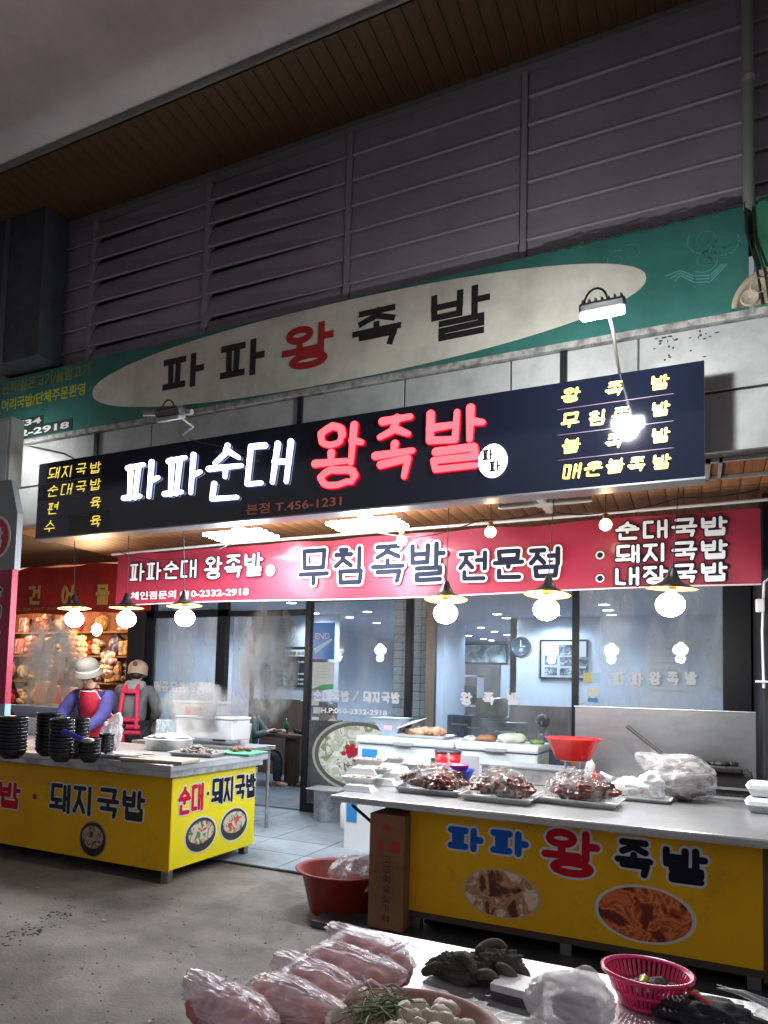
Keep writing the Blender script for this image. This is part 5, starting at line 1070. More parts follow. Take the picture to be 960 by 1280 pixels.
c = PY(487, 918, FY+.2); t = thing('blue_box', 'pale blue plastic crate on the left freezer', 'crate', (c.x, FY+.2, zt+.02))
tray(t, 'crate', (c.x, FY+.25, zt+.021), .30, .26, .17, M('pale_blue', (.42, .52, .62), .35)); MB().bbox((c.x-.02, FY+.105, zt+.08), (c.x+.06, FY+.112, zt+.12), .002).build('label_print', M('label_pinkish', (.55, .35, .4), .5), t)
c = PY(531, 922, FY+.2); t = thing('pork_feet_tray', 'steel tray heaped with pale pork feet on the freezers', 'food tray', (c.x, FY+.2, zt+.02))
tray(t, 'tray', (c.x, FY+.22, zt+.021), .46, .34, .03, alu); lumps(t, 'pork_foot', M('raw_pork', (.50, .27, .17), .4, bump=.3, var=.8, vscale=14, col2=(.60, .45, .34)), (c.x, FY+.22), 12, (.16, .10), .055, zt+.04, 8, amp=.4)
MB().add([(c.x-.24, FY+.1, zt+.1), (c.x-.05, FY+.12, zt+.17), (c.x-.02, FY+.3, zt+.2), (c.x-.22, FY+.3, zt+.15), (c.x-.24, FY+.1, zt+.094), (c.x-.05, FY+.12, zt+.164), (c.x-.02, FY+.3, zt+.194), (c.x-.22, FY+.3, zt+.144)], [(0, 1, 2, 3), (7, 6, 5, 4), (0, 4, 5, 1), (1, 5, 6, 2), (2, 6, 7, 3), (3, 7, 4, 0)]).build('cover_cloth', white_p, t)
for x, y, r_, nm, mm in ((588, 917, .05, 'steel bowl upside down on the right freezer', alu), (608, 915, .07, 'brown paper parcel on the right freezer', cb), (640, 914, .1, 'folded pale green cloth on the right freezer', M('cloth_green', (.42, .46, .36), .8, bump=.4)), (672, 914, .05, 'bunch of greens at the right end of the freezer', M('leaf_green', (.12, .2, .05), .6, var=.8))):
    c = PY(x, y, FY+.25); o = MB().ball((c.x, FY+.25, zt+.02+r_*.35), (r_*1.3, r_, r_*.5), 3, .25, 2.5, x).build('freezer_item', mm); origin_to(o, (c.x, FY+.25, zt+.02)); tag(o, nm, 'parcel' if x != 672 else 'greens')
# steel pot, white jug and red tub with bag on the floor
c = PZ(403, 1030, 0); q = (c.x, c.y+.12, .013); t = thing('steel_pot', 'deep stainless pot on the shop floor by the glass panel', 'pot', q)
MB().lathe([(0, 0), (.14, 0), (.15, .03), (.155, .33), (.165, .335), (.15, .33)], q, 32).build('pot', steel, t); MB().bbox((q[0]-.20, q[1]-.15, q[2]+.336), (q[0]+.20, q[1]+.15, q[2]+.35), .005).build('tray_lid', alu, t)
c = PZ(432, 1040, 0); q = (c.x, c.y+.08, .013); t = thing('white_jug', 'white plastic jug on the floor under the counter overhang', 'jug', q)
MB().lathe([(0, 0), (.085, 0), (.095, .03), (.095, .24), (.07, .28), (.03, .29), (.03, .32), (0, .32)], q, 24).build('body', white_p, t); MB().tube([(q[0]+.03, q[1], q[2]+.3), (q[0]+.08, q[1], q[2]+.3), (q[0]+.09, q[1], q[2]+.22)], .01, 8).build('handle', white_p, t)
c = PY(452, 1015, 6.1); t = thing('blue_carton', 'white and blue carton standing low beside the white jug', 'carton', (c.x, 6.0, .013)); MB().bbox((c.x-.10, 5.95, .014), (c.x+.18, 6.2, .50), .01).build('box', white_p, t); MB().box((c.x-.08, 5.947, .26), (c.x+.02, 5.951, .44)).build('print', MC['sticker_blue'], t)
p = PY(426, 1140, 4.35); q = (p.x, 4.36, .003); t = thing('red_tub', 'wide dark red plastic tub on the ground beside the carton', 'tub', q)
MB().lathe([(0, .01), (.20, .0), (.21, .02), (.262, .235), (.30, .252), (.306, .26), (.295, .266), (.262, .255), (.205, .03), (0, .02)], q, 44).build('tub', redw, t)
t = thing('plastic_bag', 'clear plastic bag of white food inside the red tub', 'plastic bag', (q[0]+.09, q[1], .2)); c = (q[0]+.10, q[1]-.02, .235)
bag_shell(c, (.16, .14, .12), seed=14, sub=5, amp=.25, ridge=.16, tip=(.08, 0, .08)).build('bag', milky, t)
for k in range(8): MB().ball((c[0]+.09*math.cos(k*2.4), c[1]+.07*math.sin(k*2.4), c[2]-.02+.02*(k % 3)), .05, 3, .3, 2, k).build('contents', M('tofu', (.6, .52, .47), .6, var=.6, vscale=15), t)

# large printed poster of soup on the lower glass panel, stickers, window lettering
t = thing('window_poster', 'large soup bowl poster on the lower part of the glass panel', 'poster', (PY(430, 950, 7.43).x, 7.435, .25))
x0, x1 = fx(393), fx(508); z1 = PY(430, 902, 7.43).z
MB().box((x0, 7.43, .14), (x1, 7.436, z1)).build('sheet', M('poster_dark', (.03, .035, .04), .35, var=.8, vscale=3, col2=(.09, .10, .10)), t)
cc = PY(448, 945, 7.43); ee = .56
def el(name, rx, rz, mat, d, dx_=0, dz_=0): m = MB(); m.ext(arc(dx_, dz_, rx, rz, 48)[:-1], Vector((cc.x, 7.43, cc.z)), AX, AZ, NY, d); return m.build(name, mat, t)
def clipx(m_): 
    for v in m_.data.vertices:
        lim = x1-.004 - world_of(m_).x; v.co.x = max(min(v.co.x, lim), x0+.004-world_of(m_).x); v.co.z = min(v.co.z, z1-.004-world_of(m_).z)
    return m_
clipx(el('bowl_rim', .57, .40, M('rim_print', (.42, .40, .33), .4), .002)); clipx(el('broth', .54, .37, M('bowl_inner', (.10, .10, .08), .4), .003)); clipx(el('soup', .49, .33, speckle('soup_big', [(.40, .42, .30), (.62, .62, .54), (.72, .72, .68), (.22, .28, .12)], 7, .3, dist=1.5), .004))
clipx(el('red_garnish', .07, .06, speckle('garnish', [(.3, .01, .02), (.55, .03, .06), (.2, .02, .03)], 22, .3), .005, -.08, .04)); [clipx(el('red_garnish', .03, .025, MC['garnish'], .0055+q*.0002, -.06+(.06+.03*(q % 3))*math.cos(q*1.7), .03+(.05+.03*(q % 2))*math.sin(q*1.7))) for q in range(9)]; [clipx(el('soup_piece', .05+.02*(q % 3), .03+.01*(q % 2), M('soup_pale%d' % (q % 2), [(.75, .76, .70), (.50, .52, .40)][q % 2], .4), .0045+q*.0001, -.3+.5*math.sin(q*2.1), .2*math.cos(q*1.7))) for q in range(16)]; clipx(el('soup_stuffing', .13, .09, speckle('stuffing', [(.1, .1, .1), (.6, .6, .55), (.7, .7, .66)], 22, .3), .005, -.12, -.16))
t = thing('blue_sticker', 'glossy blue certificate sticker high on the glass panel', 'sticker', tuple(PY(404, 800, 7.47)))
a, b = PY(391, 824, 7.47), PY(419, 778, 7.47)
MB().box((a.x, 7.466, a.z), (b.x, 7.470, b.z)).build('sheet', M('cert_blue', (.03, .20, .62), .3, emit=(.05, .25, .7), es=0), t); latin('END', Vector((a.x+.03, 7.464, b.z-.19)), .07, AX, AZ, NY, wl, 'lettering', t, .18, off=.0)
MB().ext([(.0, .1), (.22, .22), (.24, .2), (.02, .04)], Vector((a.x+.01, 7.466, a.z+.02)), AX, AZ, NY, .001).build('swoosh', M('pale_cyan', (.4, .65, .8), .4), t)
a, b = PY(390, 861, 7.47), PY(418, 828, 7.47); t = thing('notice_sheet', 'white notice sheet with a green corner below the blue sticker', 'notice', (a.x, 7.47, a.z))
MB().box((a.x, 7.466, a.z), (b.x, 7.470, b.z)).build('sheet', M('paper_white', (.62, .68, .66), .5), t); MB().ext([(0, 0), (.26, 0), (.26, .06), (.12, .05)], Vector((a.x+.01, 7.466, a.z)), AX, AZ, NY, .001).build('green_corner', M('paper_green', (.08, .35, .15), .5), t)
for k in range(4): MB().box((a.x+.06, 7.4645, b.z-.07-.035*k), (a.x+.2-.02*(k % 2), 7.466, b.z-.064-.035*k)).build('text_line', M('paper_grey', (.45, .47, .5), .6), t)
for i, (x, y) in enumerate(((394, 878), (396, 888), (394, 900), (396, 906))):
    a = PY(x, y, 7.46); o = MB().bbox((a.x-.045, 7.458, a.z-.035), (a.x+.045, 7.462, a.z+.035), .004).build('small_sticker', MC['paper_white']); origin_to(o, (a.x, 7.46, a.z)); tag(o, 'small white square sticker on the left edge of the glass panel, %s of four' % ['top', 'second', 'third', 'lowest'][i], 'sticker', 'small stickers on the glass panel')
def wtext(txt, pa, pb, hpx, r, Y=7.44, out=None):
    a, b = PY(*pa, Y), PY(*pb, Y); t_ = PY(pa[0], pa[1]-hpx, Y); b.z = a.z
    o = line_of(txt, a, b, t_.z-a.z, AX, AZ, NY, r, MC.get('window_vinyl') or vinyl('window_vinyl', (.97, .98, .99)), 'vinyl_lettering', sfr, depth=.001, gap=.1); return o
wtext('순대국밥', (391, 876), (437, 877), 14, .0115); wtext('돼지국밥', (453, 878), (500, 879), 14, .0115)
p = PY(441, 876, 7.44); q = PY(448, 864, 7.44); MB().tube([p, q], .012, 6).build('vinyl_slash', MC['window_vinyl'], sfr)
latin('H.P:010-2332-2918', PY(401, 891, 7.42), .06, AX, AZ, NY, MC['window_vinyl'], 'vinyl_phone', sfr, PY(484, 894, 7.42).x-PY(401, 891, 7.42).x, off=.035)
wtext('매콤', (192, 864), (211, 864), 13, .0105); wtext('달콤', (213, 865), (232, 865), 13, .0105); wtext('불족발', (236, 865), (266, 866), 13, .0105)
for c_, x in (('왕', 582), ('족', 610), ('발', 640)): wtext(c_, (x-8, 881), (x+9, 881), 16, .012)
for k, c_ in enumerate('파파왕족발'): wtext(c_, (765+k*22.5, 857-k*.2), (782+k*22.5, 857-k*.2), 17, .011)
t = thing('square_sticker', 'small yellow and white sticker on the right window', 'sticker', tuple(PY(740, 847, 7.44))); a = PY(740, 847, 7.44)
MB().box((a.x-.08, 7.438, a.z-.045), (a.x+.0, 7.442, a.z+.045)).build('yellow_half', M('sticker_yellow', (.6, .55, .2), .5), t); MB().box((a.x+.001, 7.438, a.z-.045), (a.x+.07, 7.442, a.z+.045)).build('white_half', MC['pale_cyan'], t)
t = thing('shield_sticker', 'white and blue shield sticker under the yellow sticker on the right window', 'sticker', tuple(PY(741, 866, 7.44))); a = PY(741, 866, 7.44)
MB().ext([(-.05, .05), (.05, .05), (.05, -.02), (0, -.055), (-.05, -.02)], Vector((a.x, 7.442, a.z)), AX, AZ, NY, .001).build('shield', wl, t); MB().box((a.x-.045, 7.439, a.z-.085), (a.x+.045, 7.4415, a.z-.05)).build('foot', MC['sticker_blue'], t)
# pipes and lamp bracket on the dark wall at the right edge
t = thing('wall_pipe', 'thin white pipe and valve on the dark wall at the right edge', 'pipe', tuple(PY(955, 800, 6.3)))
MB().tube([PY(972, 715, 6.3), PY(955, 728, 6.3), PY(953, 790, 6.3), PY(955, 860, 6.3)], .010, 8).build('pipe', white_p, t)
a = PY(950, 757, 6.28); MB().bbox((a.x-.03, 6.26, a.z-.05), (a.x+.03, 6.30, a.z+.05), .012).build('valve', white_p, t); a = PY(954, 852, 6.28); MB().bbox((a.x-.05, 6.27, a.z-.008), (a.x+.03, 6.3, a.z+.008), .004).build('clip', white_p, t)
# ------------------------------------------------------------------ wares on the left stall
LT = .852
bowl_m = M('black_melamine', (.012, .013, .018), .22)
def bowl_stack(x, y, n, r_, lab, dh=.025, base=None):
    n = int(n*1.45)
    c = PZ(x, y, LT); t = thing('bowl_stack', lab, 'bowl stack', (c.x, c.y, LT), group='stacks of black bowls on the left stall')
    b0 = None
    for k in range(n):
        if b0 is None:
            b0 = MB().lathe([(r_*.5, 0), (r_*.55, .004), (r_*.86, .03), (r_, .055), (r_*1.03, .066), (r_*1.0, .07), (r_*.95, .062), (r_*.5, .01), (0, .01)], (0, 0, 0), 30).build('bowl', bowl_m, t, local=True); o = b0
        else: o = b0.copy(); COL.objects.link(o)
        o.location = (random.uniform(-.002, .002), random.uniform(-.002, .002), k*dh)
    return t
bowl_stack(14, 948, 7, .10, 'tall stack of black soup bowls at the left end of the stall'); bowl_stack(60, 945, 8, .095, 'tall stack of black soup bowls beside the ladle'); bowl_stack(76, 952, 7, .085, 'stack of black bowls in front of the worker, left part'); bowl_stack(95, 948, 7, .085, 'stack of black bowls in front of the worker, right part')
bowl_stack(111, 953, 4, .075, 'short stack of small black bowls with a ladle on top'); bowl_stack(132, 945, 4, .06, 'low stack of small black bowls beside the clear bag')
c = PZ(108, 950, LT+.18); t = thing('blue_ladle', 'ladle with a blue handle lying on the short bowl stack', 'ladle', tuple(c))
a, b = PY(79, 914, c.y), PY(104, 925, c.y); MB().tube([a, b], .013, 8).build('handle', M('handle_blue', (.03, .06, .55), .3), t); MB().ball(tuple(b+Vector((.03, 0, .0))), (.035, .03, .012), 2).build('scoop', steel, t)
c = PZ(44, 935, LT); q = (c.x, c.y+.1, LT); t = thing('steel_canister', 'steel canister with paper lids between the bowl stacks', 'canister', q)
MB().lathe([(0, 0), (.07, 0), (.075, .13), (.08, .135), (0, .137)], q, 24).build('body', steel, t); MB().lathe([(.078, .14), (.078, .20), (0, .2)], q, 24).build('paper_lids', white_p, t)
c = PZ(130, 938, LT); t = thing('plastic_bag', 'clear plastic bag of utensils in front of the red apron', 'plastic bag', (c.x, c.y, LT)); bag_shell((c.x+.02, c.y+.05, LT+.12), (.09, .08, .12), 41, 4, .25, .22, tip=(.05, 0, .1)).build('bag', milky, t); MB().ball((c.x+.02, c.y+.05, LT+.08), (.05, .05, .07), 2, .3).build('contents', white_p, t)
c = PZ(152, 948, LT); t = thing('steel_tray', 'wide shallow steel tray at the front of the left stall', 'tray', (c.x, c.y, LT)); tray(t, 'tray', (c.x, c.y+.05, LT), .38, .24, .03, alu, .1); MB().bbox((c.x-.13, c.y-.02, LT+.026), (c.x+.12, c.y+.1, LT+.034), .003).build('lid', steel_t, t)
c = PZ(195, 952, LT); t = thing('cutting_board', 'pale wooden cutting board at the corner of the left stall', 'cutting board', (c.x, c.y, LT)); 
m = MB(); m.mt = Matrix.Translation((c.x, c.y+.04, LT)) @ Matrix.Rotation(.12, 4, 'Z'); m.bbox((-.26, -.13, 0), (.26, .13, .022), .006).build('board', M('board_wood', (.55, .46, .34), .6, var=.4, stretch=(1, 6, 1)), t)
c = PZ(197, 938, LT); q = (c.x, c.y+.15, LT); t = thing('steamer_pan', 'round steel steamer pan with white cloth heaped on it', 'pan', q)
MB().lathe([(0, 0), (.20, 0), (.205, .09), (.22, .095), (.205, .1), (.19, .09)], q, 40).build('pan', alu, t); bag_shell((q[0], q[1], LT+.10), (.17, .15, .035), 51, 4, .3, .3).build('cloth', M('steam_cloth', (.72, .72, .70), .7), t)
c = PZ(240, 945, LT); q = (c.x, c.y+.08, LT); t = thing('sundae_tray', 'steel tray heaped with sliced grey blood sausage', 'food tray', q)
tray(t, 'tray', q, .36, .30, .03, alu, .2); sm_ = speckle('offal', [(.10, .08, .075), (.30, .27, .25), (.48, .44, .40), (.20, .16, .14)], 30, .4)
rr_ = random.Random(3)
for k in range(34):
    a = rr_.uniform(0, 6.28); d = math.sqrt(rr_.random()); m = MB(); h_ = .03+.045*(1-d)
    m.mt = Matrix.Translation((q[0]+.14*d*math.cos(a), q[1]+.11*d*math.sin(a), LT+h_)) @ Matrix.Rotation(rr_.uniform(0, 3), 4, 'Z') @ Matrix.Rotation(rr_.uniform(-.9, .9), 4, 'X')
    m.lathe([(0, -.008), (.024, -.008), (.027, 0), (.024, .008), (0, .008)], n=10, sx=1.3, smooth=False).build('slice', sm_, t)
c = PZ(292, 943, LT); q = (c.x, c.y+.1, LT); t = thing('green_board', 'green cutting board at the right end of the left stall', 'cutting board', q); m = MB(); m.mt = Matrix.Translation(q) @ Matrix.Rotation(.15, 4, 'Z'); m.bbox((-.17, -.2, 0), (.17, .2, .018), .005).build('board', M('board_green', (.12, .42, .26), .45), t)
t = thing('sliced_liver', 'sliced brown meat pieces lying on the green board', 'meat', (q[0], q[1], LT+.018))
lumps(t, 'piece', M('liver', (.28, .13, .09), .4, var=.8, vscale=20), (q[0]-.03, q[1]+.05), 7, (.10, .10), .028, LT+.018, 3)
# steel side table behind the stall with styrofoam boxes, plastic tub
t = thing('side_table', 'steel side table behind the left stall carrying styrofoam boxes', 'table', (-4.2, 6.1, 0))
MB().bbox((-5.1, 5.85, .80), (-3.72, 6.4, .84), .006).build('top', steel, t)
for x in (-5.05, -3.77):
    for y in (5.9, 6.35): MB().tube([(x, y, 0), (x, y, .80)], .018, 8).build('leg', steel, t)
def sbox(xa, xb, ya, yb_, Y, d, lab, mat=foam_m, nm='foam_box'):
    a, b = PY(xa, yb_, Y), PY(xb, yb_, Y); tt = PY(xa, ya, Y); z0 = a.z
    t = thing(nm, lab, 'foam box', ((a.x+b.x)/2, Y, z0))
    MB().bbox((a.x, Y, z0), (b.x, Y+d, tt.z-.03), .012).build('body', mat, t); MB().bbox((a.x-.008, Y-.008, tt.z-.028), (b.x+.008, Y+d+.008, tt.z), .01).build('lid', mat, t); return t
sbox(219, 290, 893, 921, 5.95, .32, 'large white styrofoam box on the side table'); 
t = sbox(216, 270, 875, 892, 6.0, .25, 'smaller styrofoam box with red print stacked on the large one', M('foam_grey', (.55, .54, .54), .6)); a = PY(232, 888, 5.99); MB().box((a.x, 5.985, a.z-.02), (a.x+.18, 5.998, a.z+.04)).build('red_print', M('faded_red', (.5, .16, .12), .6), t)
a = PY(204, 915, 5.9); t = thing('plastic_tub', 'clear plastic food tub with a bright blue base on the side table', 'container', (a.x, 5.95, .84))
MB().bbox((a.x-.10, 5.9, .842), (a.x+.12, 6.1, .90), .01).build('base', M('cyan_plastic', (.10, .50, .70), .3), t); MB().bbox((a.x-.10, 5.9, .902), (a.x+.12, 6.1, 1.06), .012).build('cover', film('tub_cover', (.8, .9, .95), .3, .1), t)
a = PY(300, 930, 5.8); t = thing('folded_parasol', 'white folded parasol leaning between the side table and the doorway', 'parasol', (a.x, 5.9, 0))
MB().tube([PY(298, 985, 6.6), PY(307, 905, 6.5)], .05, 10, rr=[.03, .07]).build('cloth', white_p, t)
# second display trough behind pots: pale blue basin by the worker
c = PY(70, 890, 5.9); t = thing('blue_basin', 'pale blue rectangular basin behind the tall bowl stacks', 'basin', (c.x, 5.7, .9))
tray(t, 'basin', (c.x, 5.75, c.z-.05), .75, .35, .12, M('pale_blue', (.42, .52, .62), .35)); MB().bbox((c.x-.45, 5.5, .0), (c.x+.4, 6.0, c.z-.052), .01).build('stand', steel, t)

# ------------------------------------------------------------------ people
def skin(name, pts, edges, rad, mat, parent, sub=1, root=0):
    me = bpy.data.meshes.new(name); base = world_of(parent)
    me.from_pydata([tuple(Vector(p)-base) for p in pts], edges, []); o = bpy.data.objects.new(name, me); COL.objects.link(o)
    md = o.modifiers.new('skin', 'SKIN'); md.use_smooth_shade = True; md.branch_smoothing = .5
    sv = me.skin_vertices[0].data
    for i, r_ in enumerate(rad): sv[i].radius = (r_, r_) if not isinstance(r_, tuple) else r_; sv[i].use_root = (i == root)
    s2 = o.modifiers.new('sub', 'SUBSURF'); s2.levels = sub; s2.render_levels = sub
    dg = bpy.context.evaluated_depsgraph_get(); nm = bpy.data.meshes.new_from_object(o.evaluated_get(dg)); bpy.data.objects.remove(o)
    nm.materials.clear(); nm.materials.append(mat); nm.polygons.foreach_set('use_smooth', [True]*len(nm.polygons))
    o = bpy.data.objects.new(name, nm); COL.objects.link(o); o.parent = parent; return o
skin_m = M('skin', (.52, .30, .21), .5, sss=.1, bump=.05); hair_m = M('hair', (.02, .014, .012), .45, bump=.5, bscale=80)
def person(label, base, face, shirt, pants, lean=.25, headdown=.35, h=1.56, seated=False, arms=None, cat='person', shirt_n='sweater', hair=True):
    """base = feet or seat point; face = heading angle of the chest (radians, 0 = +X)"""
    t = thing('person', label, cat, base); s = h/1.6; F = Vector((math.cos(face), math.sin(face), 0)); S = Vector((-F.y, F.x, 0)); U_ = Vector((0, 0, 1)); B = Vector(base)
    hipz = .45*s if seated else .84*s; P = B+U_*hipz
    sp = (U_*math.cos(lean)+F*math.sin(lean)); mid = P+sp*.22*s; ch = P+sp*.42*s; nk = P+sp*.51*s; hd0 = nk+(sp*.045+F*.03)*s; hdir = (U_*math.cos(headdown)+F*math.sin(headdown)).normalized()
    hd1 = hd0+hdir*.06*s; hd2 = hd0+hdir*.15*s
    pts = [P, mid, ch, nk, hd0, hd1, hd2]; rad = [(.14*s, .11*s), (.135*s, .10*s), (.16*s, .11*s), .055*s, .06*s, .08*s, .075*s]; ed = [(0, 1), (1, 2), (2, 3), (3, 4), (4, 5), (5, 6)]
    srt_p = [P, mid, ch, ch+sp*.07*s]; srt_r = [(.19*s, .15*s), (.185*s, .145*s), (.20*s, .15*s), .085*s]; srt_e = [(0, 1), (1, 2), (2, 3)]
    for sd, tgt in zip((1, -1), arms or (None, None)):
        sh0 = ch+S*sd*.175*s+sp*.03*s
        w_ = Vector(tgt) if tgt is not None else sh0+F*.28*s-U_*.38*s-S*sd*.02
        d = w_-sh0; L_ = d.length; mx = .50*s
        if L_ > mx: w_ = sh0+d*(mx/L_); d = w_-sh0; L_ = mx
        bend = math.sqrt(max(0, (.26*s)**2-(L_/2)**2)); out = (S*sd*.6-U_*.8); out -= d*(out.dot(d)/d.length_squared); out.normalize(); el_ = sh0+d*.5+out*bend
        k = len(pts); pts += [sh0, el_, w_]; rad += [.055*s, .042*s, .028*s]; ed += [(2, k), (k, k+1), (k+1, k+2)]
        dd = (w_-el_).normalized(); sidev = dd.cross(U_).normalized(); pm = w_+dd*.07*s; pts.append(pm); rad.append((.036*s, .016*s)); ed.append((k+2, k+3)); kp = k+3
        for q, (off, ln) in enumerate(((-.030, .060), (-.010, .075), (.010, .072), (.028, .055))):
            a1 = pm+dd*.03*s+sidev*off*s; a2 = a1+(dd*.8-U_*.5)*ln*.5*s; a3 = a2+(dd*.3-U_*.9)*ln*.5*s; kk = len(pts); pts += [a1, a2, a3]; rad += [.0095*s, .009*s, .0075*s]; ed += [(kp, kk), (kk, kk+1), (kk+1, kk+2)]
        b1 = w_+dd*.03*s-sidev*.035*s*sd; b2 = b1+dd*.035*s-U_*.02*s; kk = len(pts); pts += [b1, b2]; rad += [.011*s, .009*s]; ed += [(k+2, kk), (kk, kk+1)]
        k2 = len(srt_p); srt_p += [sh0, el_, w_-dd*.02]; srt_r += [.088*s, .070*s, .052*s]; srt_e += [(2, k2), (k2, k2+1), (k2+1, k2+2)]
    pnt_p = [P]; pnt_r = [(.18*s, .15*s)]; pnt_e = []
    for sd in (1, -1):
        hp = P+S*sd*.09*s-U_*.03
        if seated: kn = hp+F*.42*s+U_*.0; an = kn-U_*(hipz-.08)
        else: kn = B+U_*.45*s+S*sd*.1*s+F*.03; an = B+U_*.08*s+S*sd*.1*s
        toe = an+F*.16*s-U_*.04; k = len(pts); pts += [hp, kn, an, toe]; rad += [.085*s, .06*s, .04*s, (.04*s, .03*s)]; ed += [(0, k), (k, k+1), (k+1, k+2), (k+2, k+3)]
        k2 = len(pnt_p); pnt_p += [hp, kn, an]; pnt_r += [.10*s, .075*s, .06*s]; pnt_e += [(0, k2), (k2, k2+1), (k2+1, k2+2)]
    b_ = skin('body', pts, ed, rad, skin_m, t, 1)
    skin(shirt_n, srt_p, srt_e, srt_r, shirt, t, 2); skin('trousers', pnt_p, pnt_e, pnt_r, pants, t, 1)
    hc = hd0+hdir*.085*s; fd = (F*math.cos(headdown)-U_*math.sin(headdown)).normalized()
    # face: nose, eyes, brows, mouth, ears on the head
    MB().ball(tuple(hc+fd*.088*s-hdir*.012*s), (.013*s, .013*s, .02*s), 2).build('nose', skin_m, t)
    for sd in (1, -1):
        MB().ball(tuple(hc+fd*.074*s+S*sd*.03*s+hdir*.012*s), .011*s, 2).build('eye', M('eye_dark', (.02, .015, .012), .2), t)
        MB().ball(tuple(hc+S*sd*.083*s-hdir*.005*s), (.012*s, .02*s, .028*s), 2).build('ear', skin_m, t)
    MB().tube([hc+fd*.079*s+S*.02*s-hdir*.042*s, hc+fd*.085*s-hdir*.044*s, hc+fd*.079*s-S*.02*s-hdir*.042*s], .005*s, 6).build('mouth', M('lips', (.4, .12, .1), .5), t)
    if hair: MB().ball(tuple(hc-fd*.034*s+hdir*.004*s), (.092*s, .092*s, .098*s), 3, .08, 4, 2).build('hair', hair_m, t)
    return t, dict(P=P, F=F, S=S, sp=sp, ch=ch, nk=nk, hc=hc, hdir=hdir, fd=fd, s=s, mid=mid)
def frame_mt(c, z, x):
    z = z.normalized(); x = (x-z*x.dot(z)).normalized(); y = z.cross(x); return Matrix(((x.x, y.x, z.x, c.x), (x.y, y.y, z.y, c.y), (x.z, y.z, z.z, c.z), (0, 0, 0, 1)))
purple = M('knit_purple', (.05, .045, .20), .8, bump=1., bscale=11, var=.7, vscale=6); grey_c = M('coat_grey', (.20, .205, .215), .8, bump=1., bscale=12, var=.8)
# worker with the grey hat and red apron
hx_ = PY(112, 868, 5.75); bx_ = Vector((hx_.x+.0, 5.93, 0))
t, K = person('stall worker in a grey brimmed hat, purple sweater and red apron bending over the pots', tuple(bx_), R(-72), purple, M('trousers_dark', (.03, .03, .04), .7), lean=.46, headdown=.42, h=1.66, arms=((hx_.x+.25, 5.42, .92), (hx_.x-.12, 5.42, .92)))
felt = M('hat_felt', (.115, .108, .098), .85, bump=.3, bscale=60); m = MB(); m.mt = frame_mt(K['hc']+K['hdir']*.065, K['hdir'], K['fd'])
m.lathe([(.150, -.030), (.146, -.016), (.125, .005), (.115, .02), (.118, .06), (.10, .105), (.06, .13), (0, .138)], n=36, wob=.0).build('hat', felt, t)
m = MB(); m.mt = frame_mt(K['hc']+K['hdir']*.065, K['hdir'], K['fd']); m.lathe([(.121, .006), (.124, .03), (.120, .032)], n=36).build('hat_band', M('hat_band', (.32, .30, .28), .8), t)
red_a = M('apron_red', (.55, .015, .04), .55, bump=.9, bscale=10, var=.4, vscale=8)
ap = []; rows_ = []
sp, F, S, P = K['sp'], K['F'], K['S'], K['P']
for v_, (hh, wd_, of) in enumerate(((.50, .085, .165), (.42, .115, .185), (.30, .15, .185), (.18, .22, .18), (.05, .26, .185), (-.12, .27, .19), (-.35, .28, .21))):
    cc_ = P+(sp if hh > 0 else Vector((0, 0, 1)))*hh
    rows_.append([tuple(cc_+F*(of-.9*abs(u)**2*wd_*.9)+S*(u*wd_)) for u in (-1, -.66, -.33, 0, .33, .66, 1)])
vs = [p for r_ in rows_ for p in r_]; fs = [(i*7+j, i*7+j+1, (i+1)*7+j+1, (i+1)*7+j) for i in range(6) for j in range(6)]
m = MB().add(vs, fs, True); k0 = len(vs); m.add([tuple(Vector(p)-F*.006) for p in vs], [f[::-1] for f in fs], True); ap_o = m.build('apron', red_a, t)
trim = M('apron_trim', (.75, .72, .72), .6)
for e_ in (0, 6): MB().tube([rows_[i][e_] for i in range(5)], .006, 6).build('trim', trim, ap_o)
MB().tube([rows_[0][j] for j in range(7)], .006, 6).build('trim', trim, ap_o); MB().tube([tuple(Vector(rows_[3][j])+F*.004) for j in range(7)], .005, 6).build('trim', trim, ap_o)
for e_, sd in ((6, 1), (0, -1)): MB().tube([Vector(rows_[0][e_]), K['nk']+S*sd*.075-sp*.01+F*.05, K['nk']+S*sd*.07-F*.07-sp*.02], .012, 8).build('strap', red_a, ap_o)
# second worker, back to us, beige knitted cap
hx2 = PY(166, 850, 6.9)
t, K = person('second worker seen from behind in a grey coat, pink apron straps and beige knitted cap', (hx2.x+.0, 6.92, 0), R(112), grey_c, MC['trousers_dark'], lean=.12, headdown=.25, h=1.68, shirt_n='coat', hair=False)
MB().ball(tuple(K['hc']-K['fd']*.03-K['hdir']*.035), (.075, .075, .06), 3, .08, 4, 2).build('hair', hair_m, t)
knit = M('knit_beige', (.58, .43, .32), .9, bump=.8, bscale=90); m = MB(); m.mt = frame_mt(K['hc']+K['hdir']*.02, K['hdir'], K['fd'])
m.lathe([(.112, -.05), (.12, -.03), (.118, .0), (.122, .05), (.10, .10), (.05, .135), (0, .14)], n=32).build('cap', knit, t)
m = MB(); m.mt = frame_mt(K['hc']+K['hdir']*.02-K['fd']*.11, -K['fd'], K['hdir']); m.lathe([(.0, .03), (.014, .02), (.028, .03), (.03, .012), (.02, -.01)], (.06, 0, 0), 16).build('cap_pompon', M('knit_brown', (.16, .09, .06), .9), t)
bk_ = -K['F']; pinkm = M('apron_pink', (.70, .03, .10), .6, bump=.6, bscale=14)
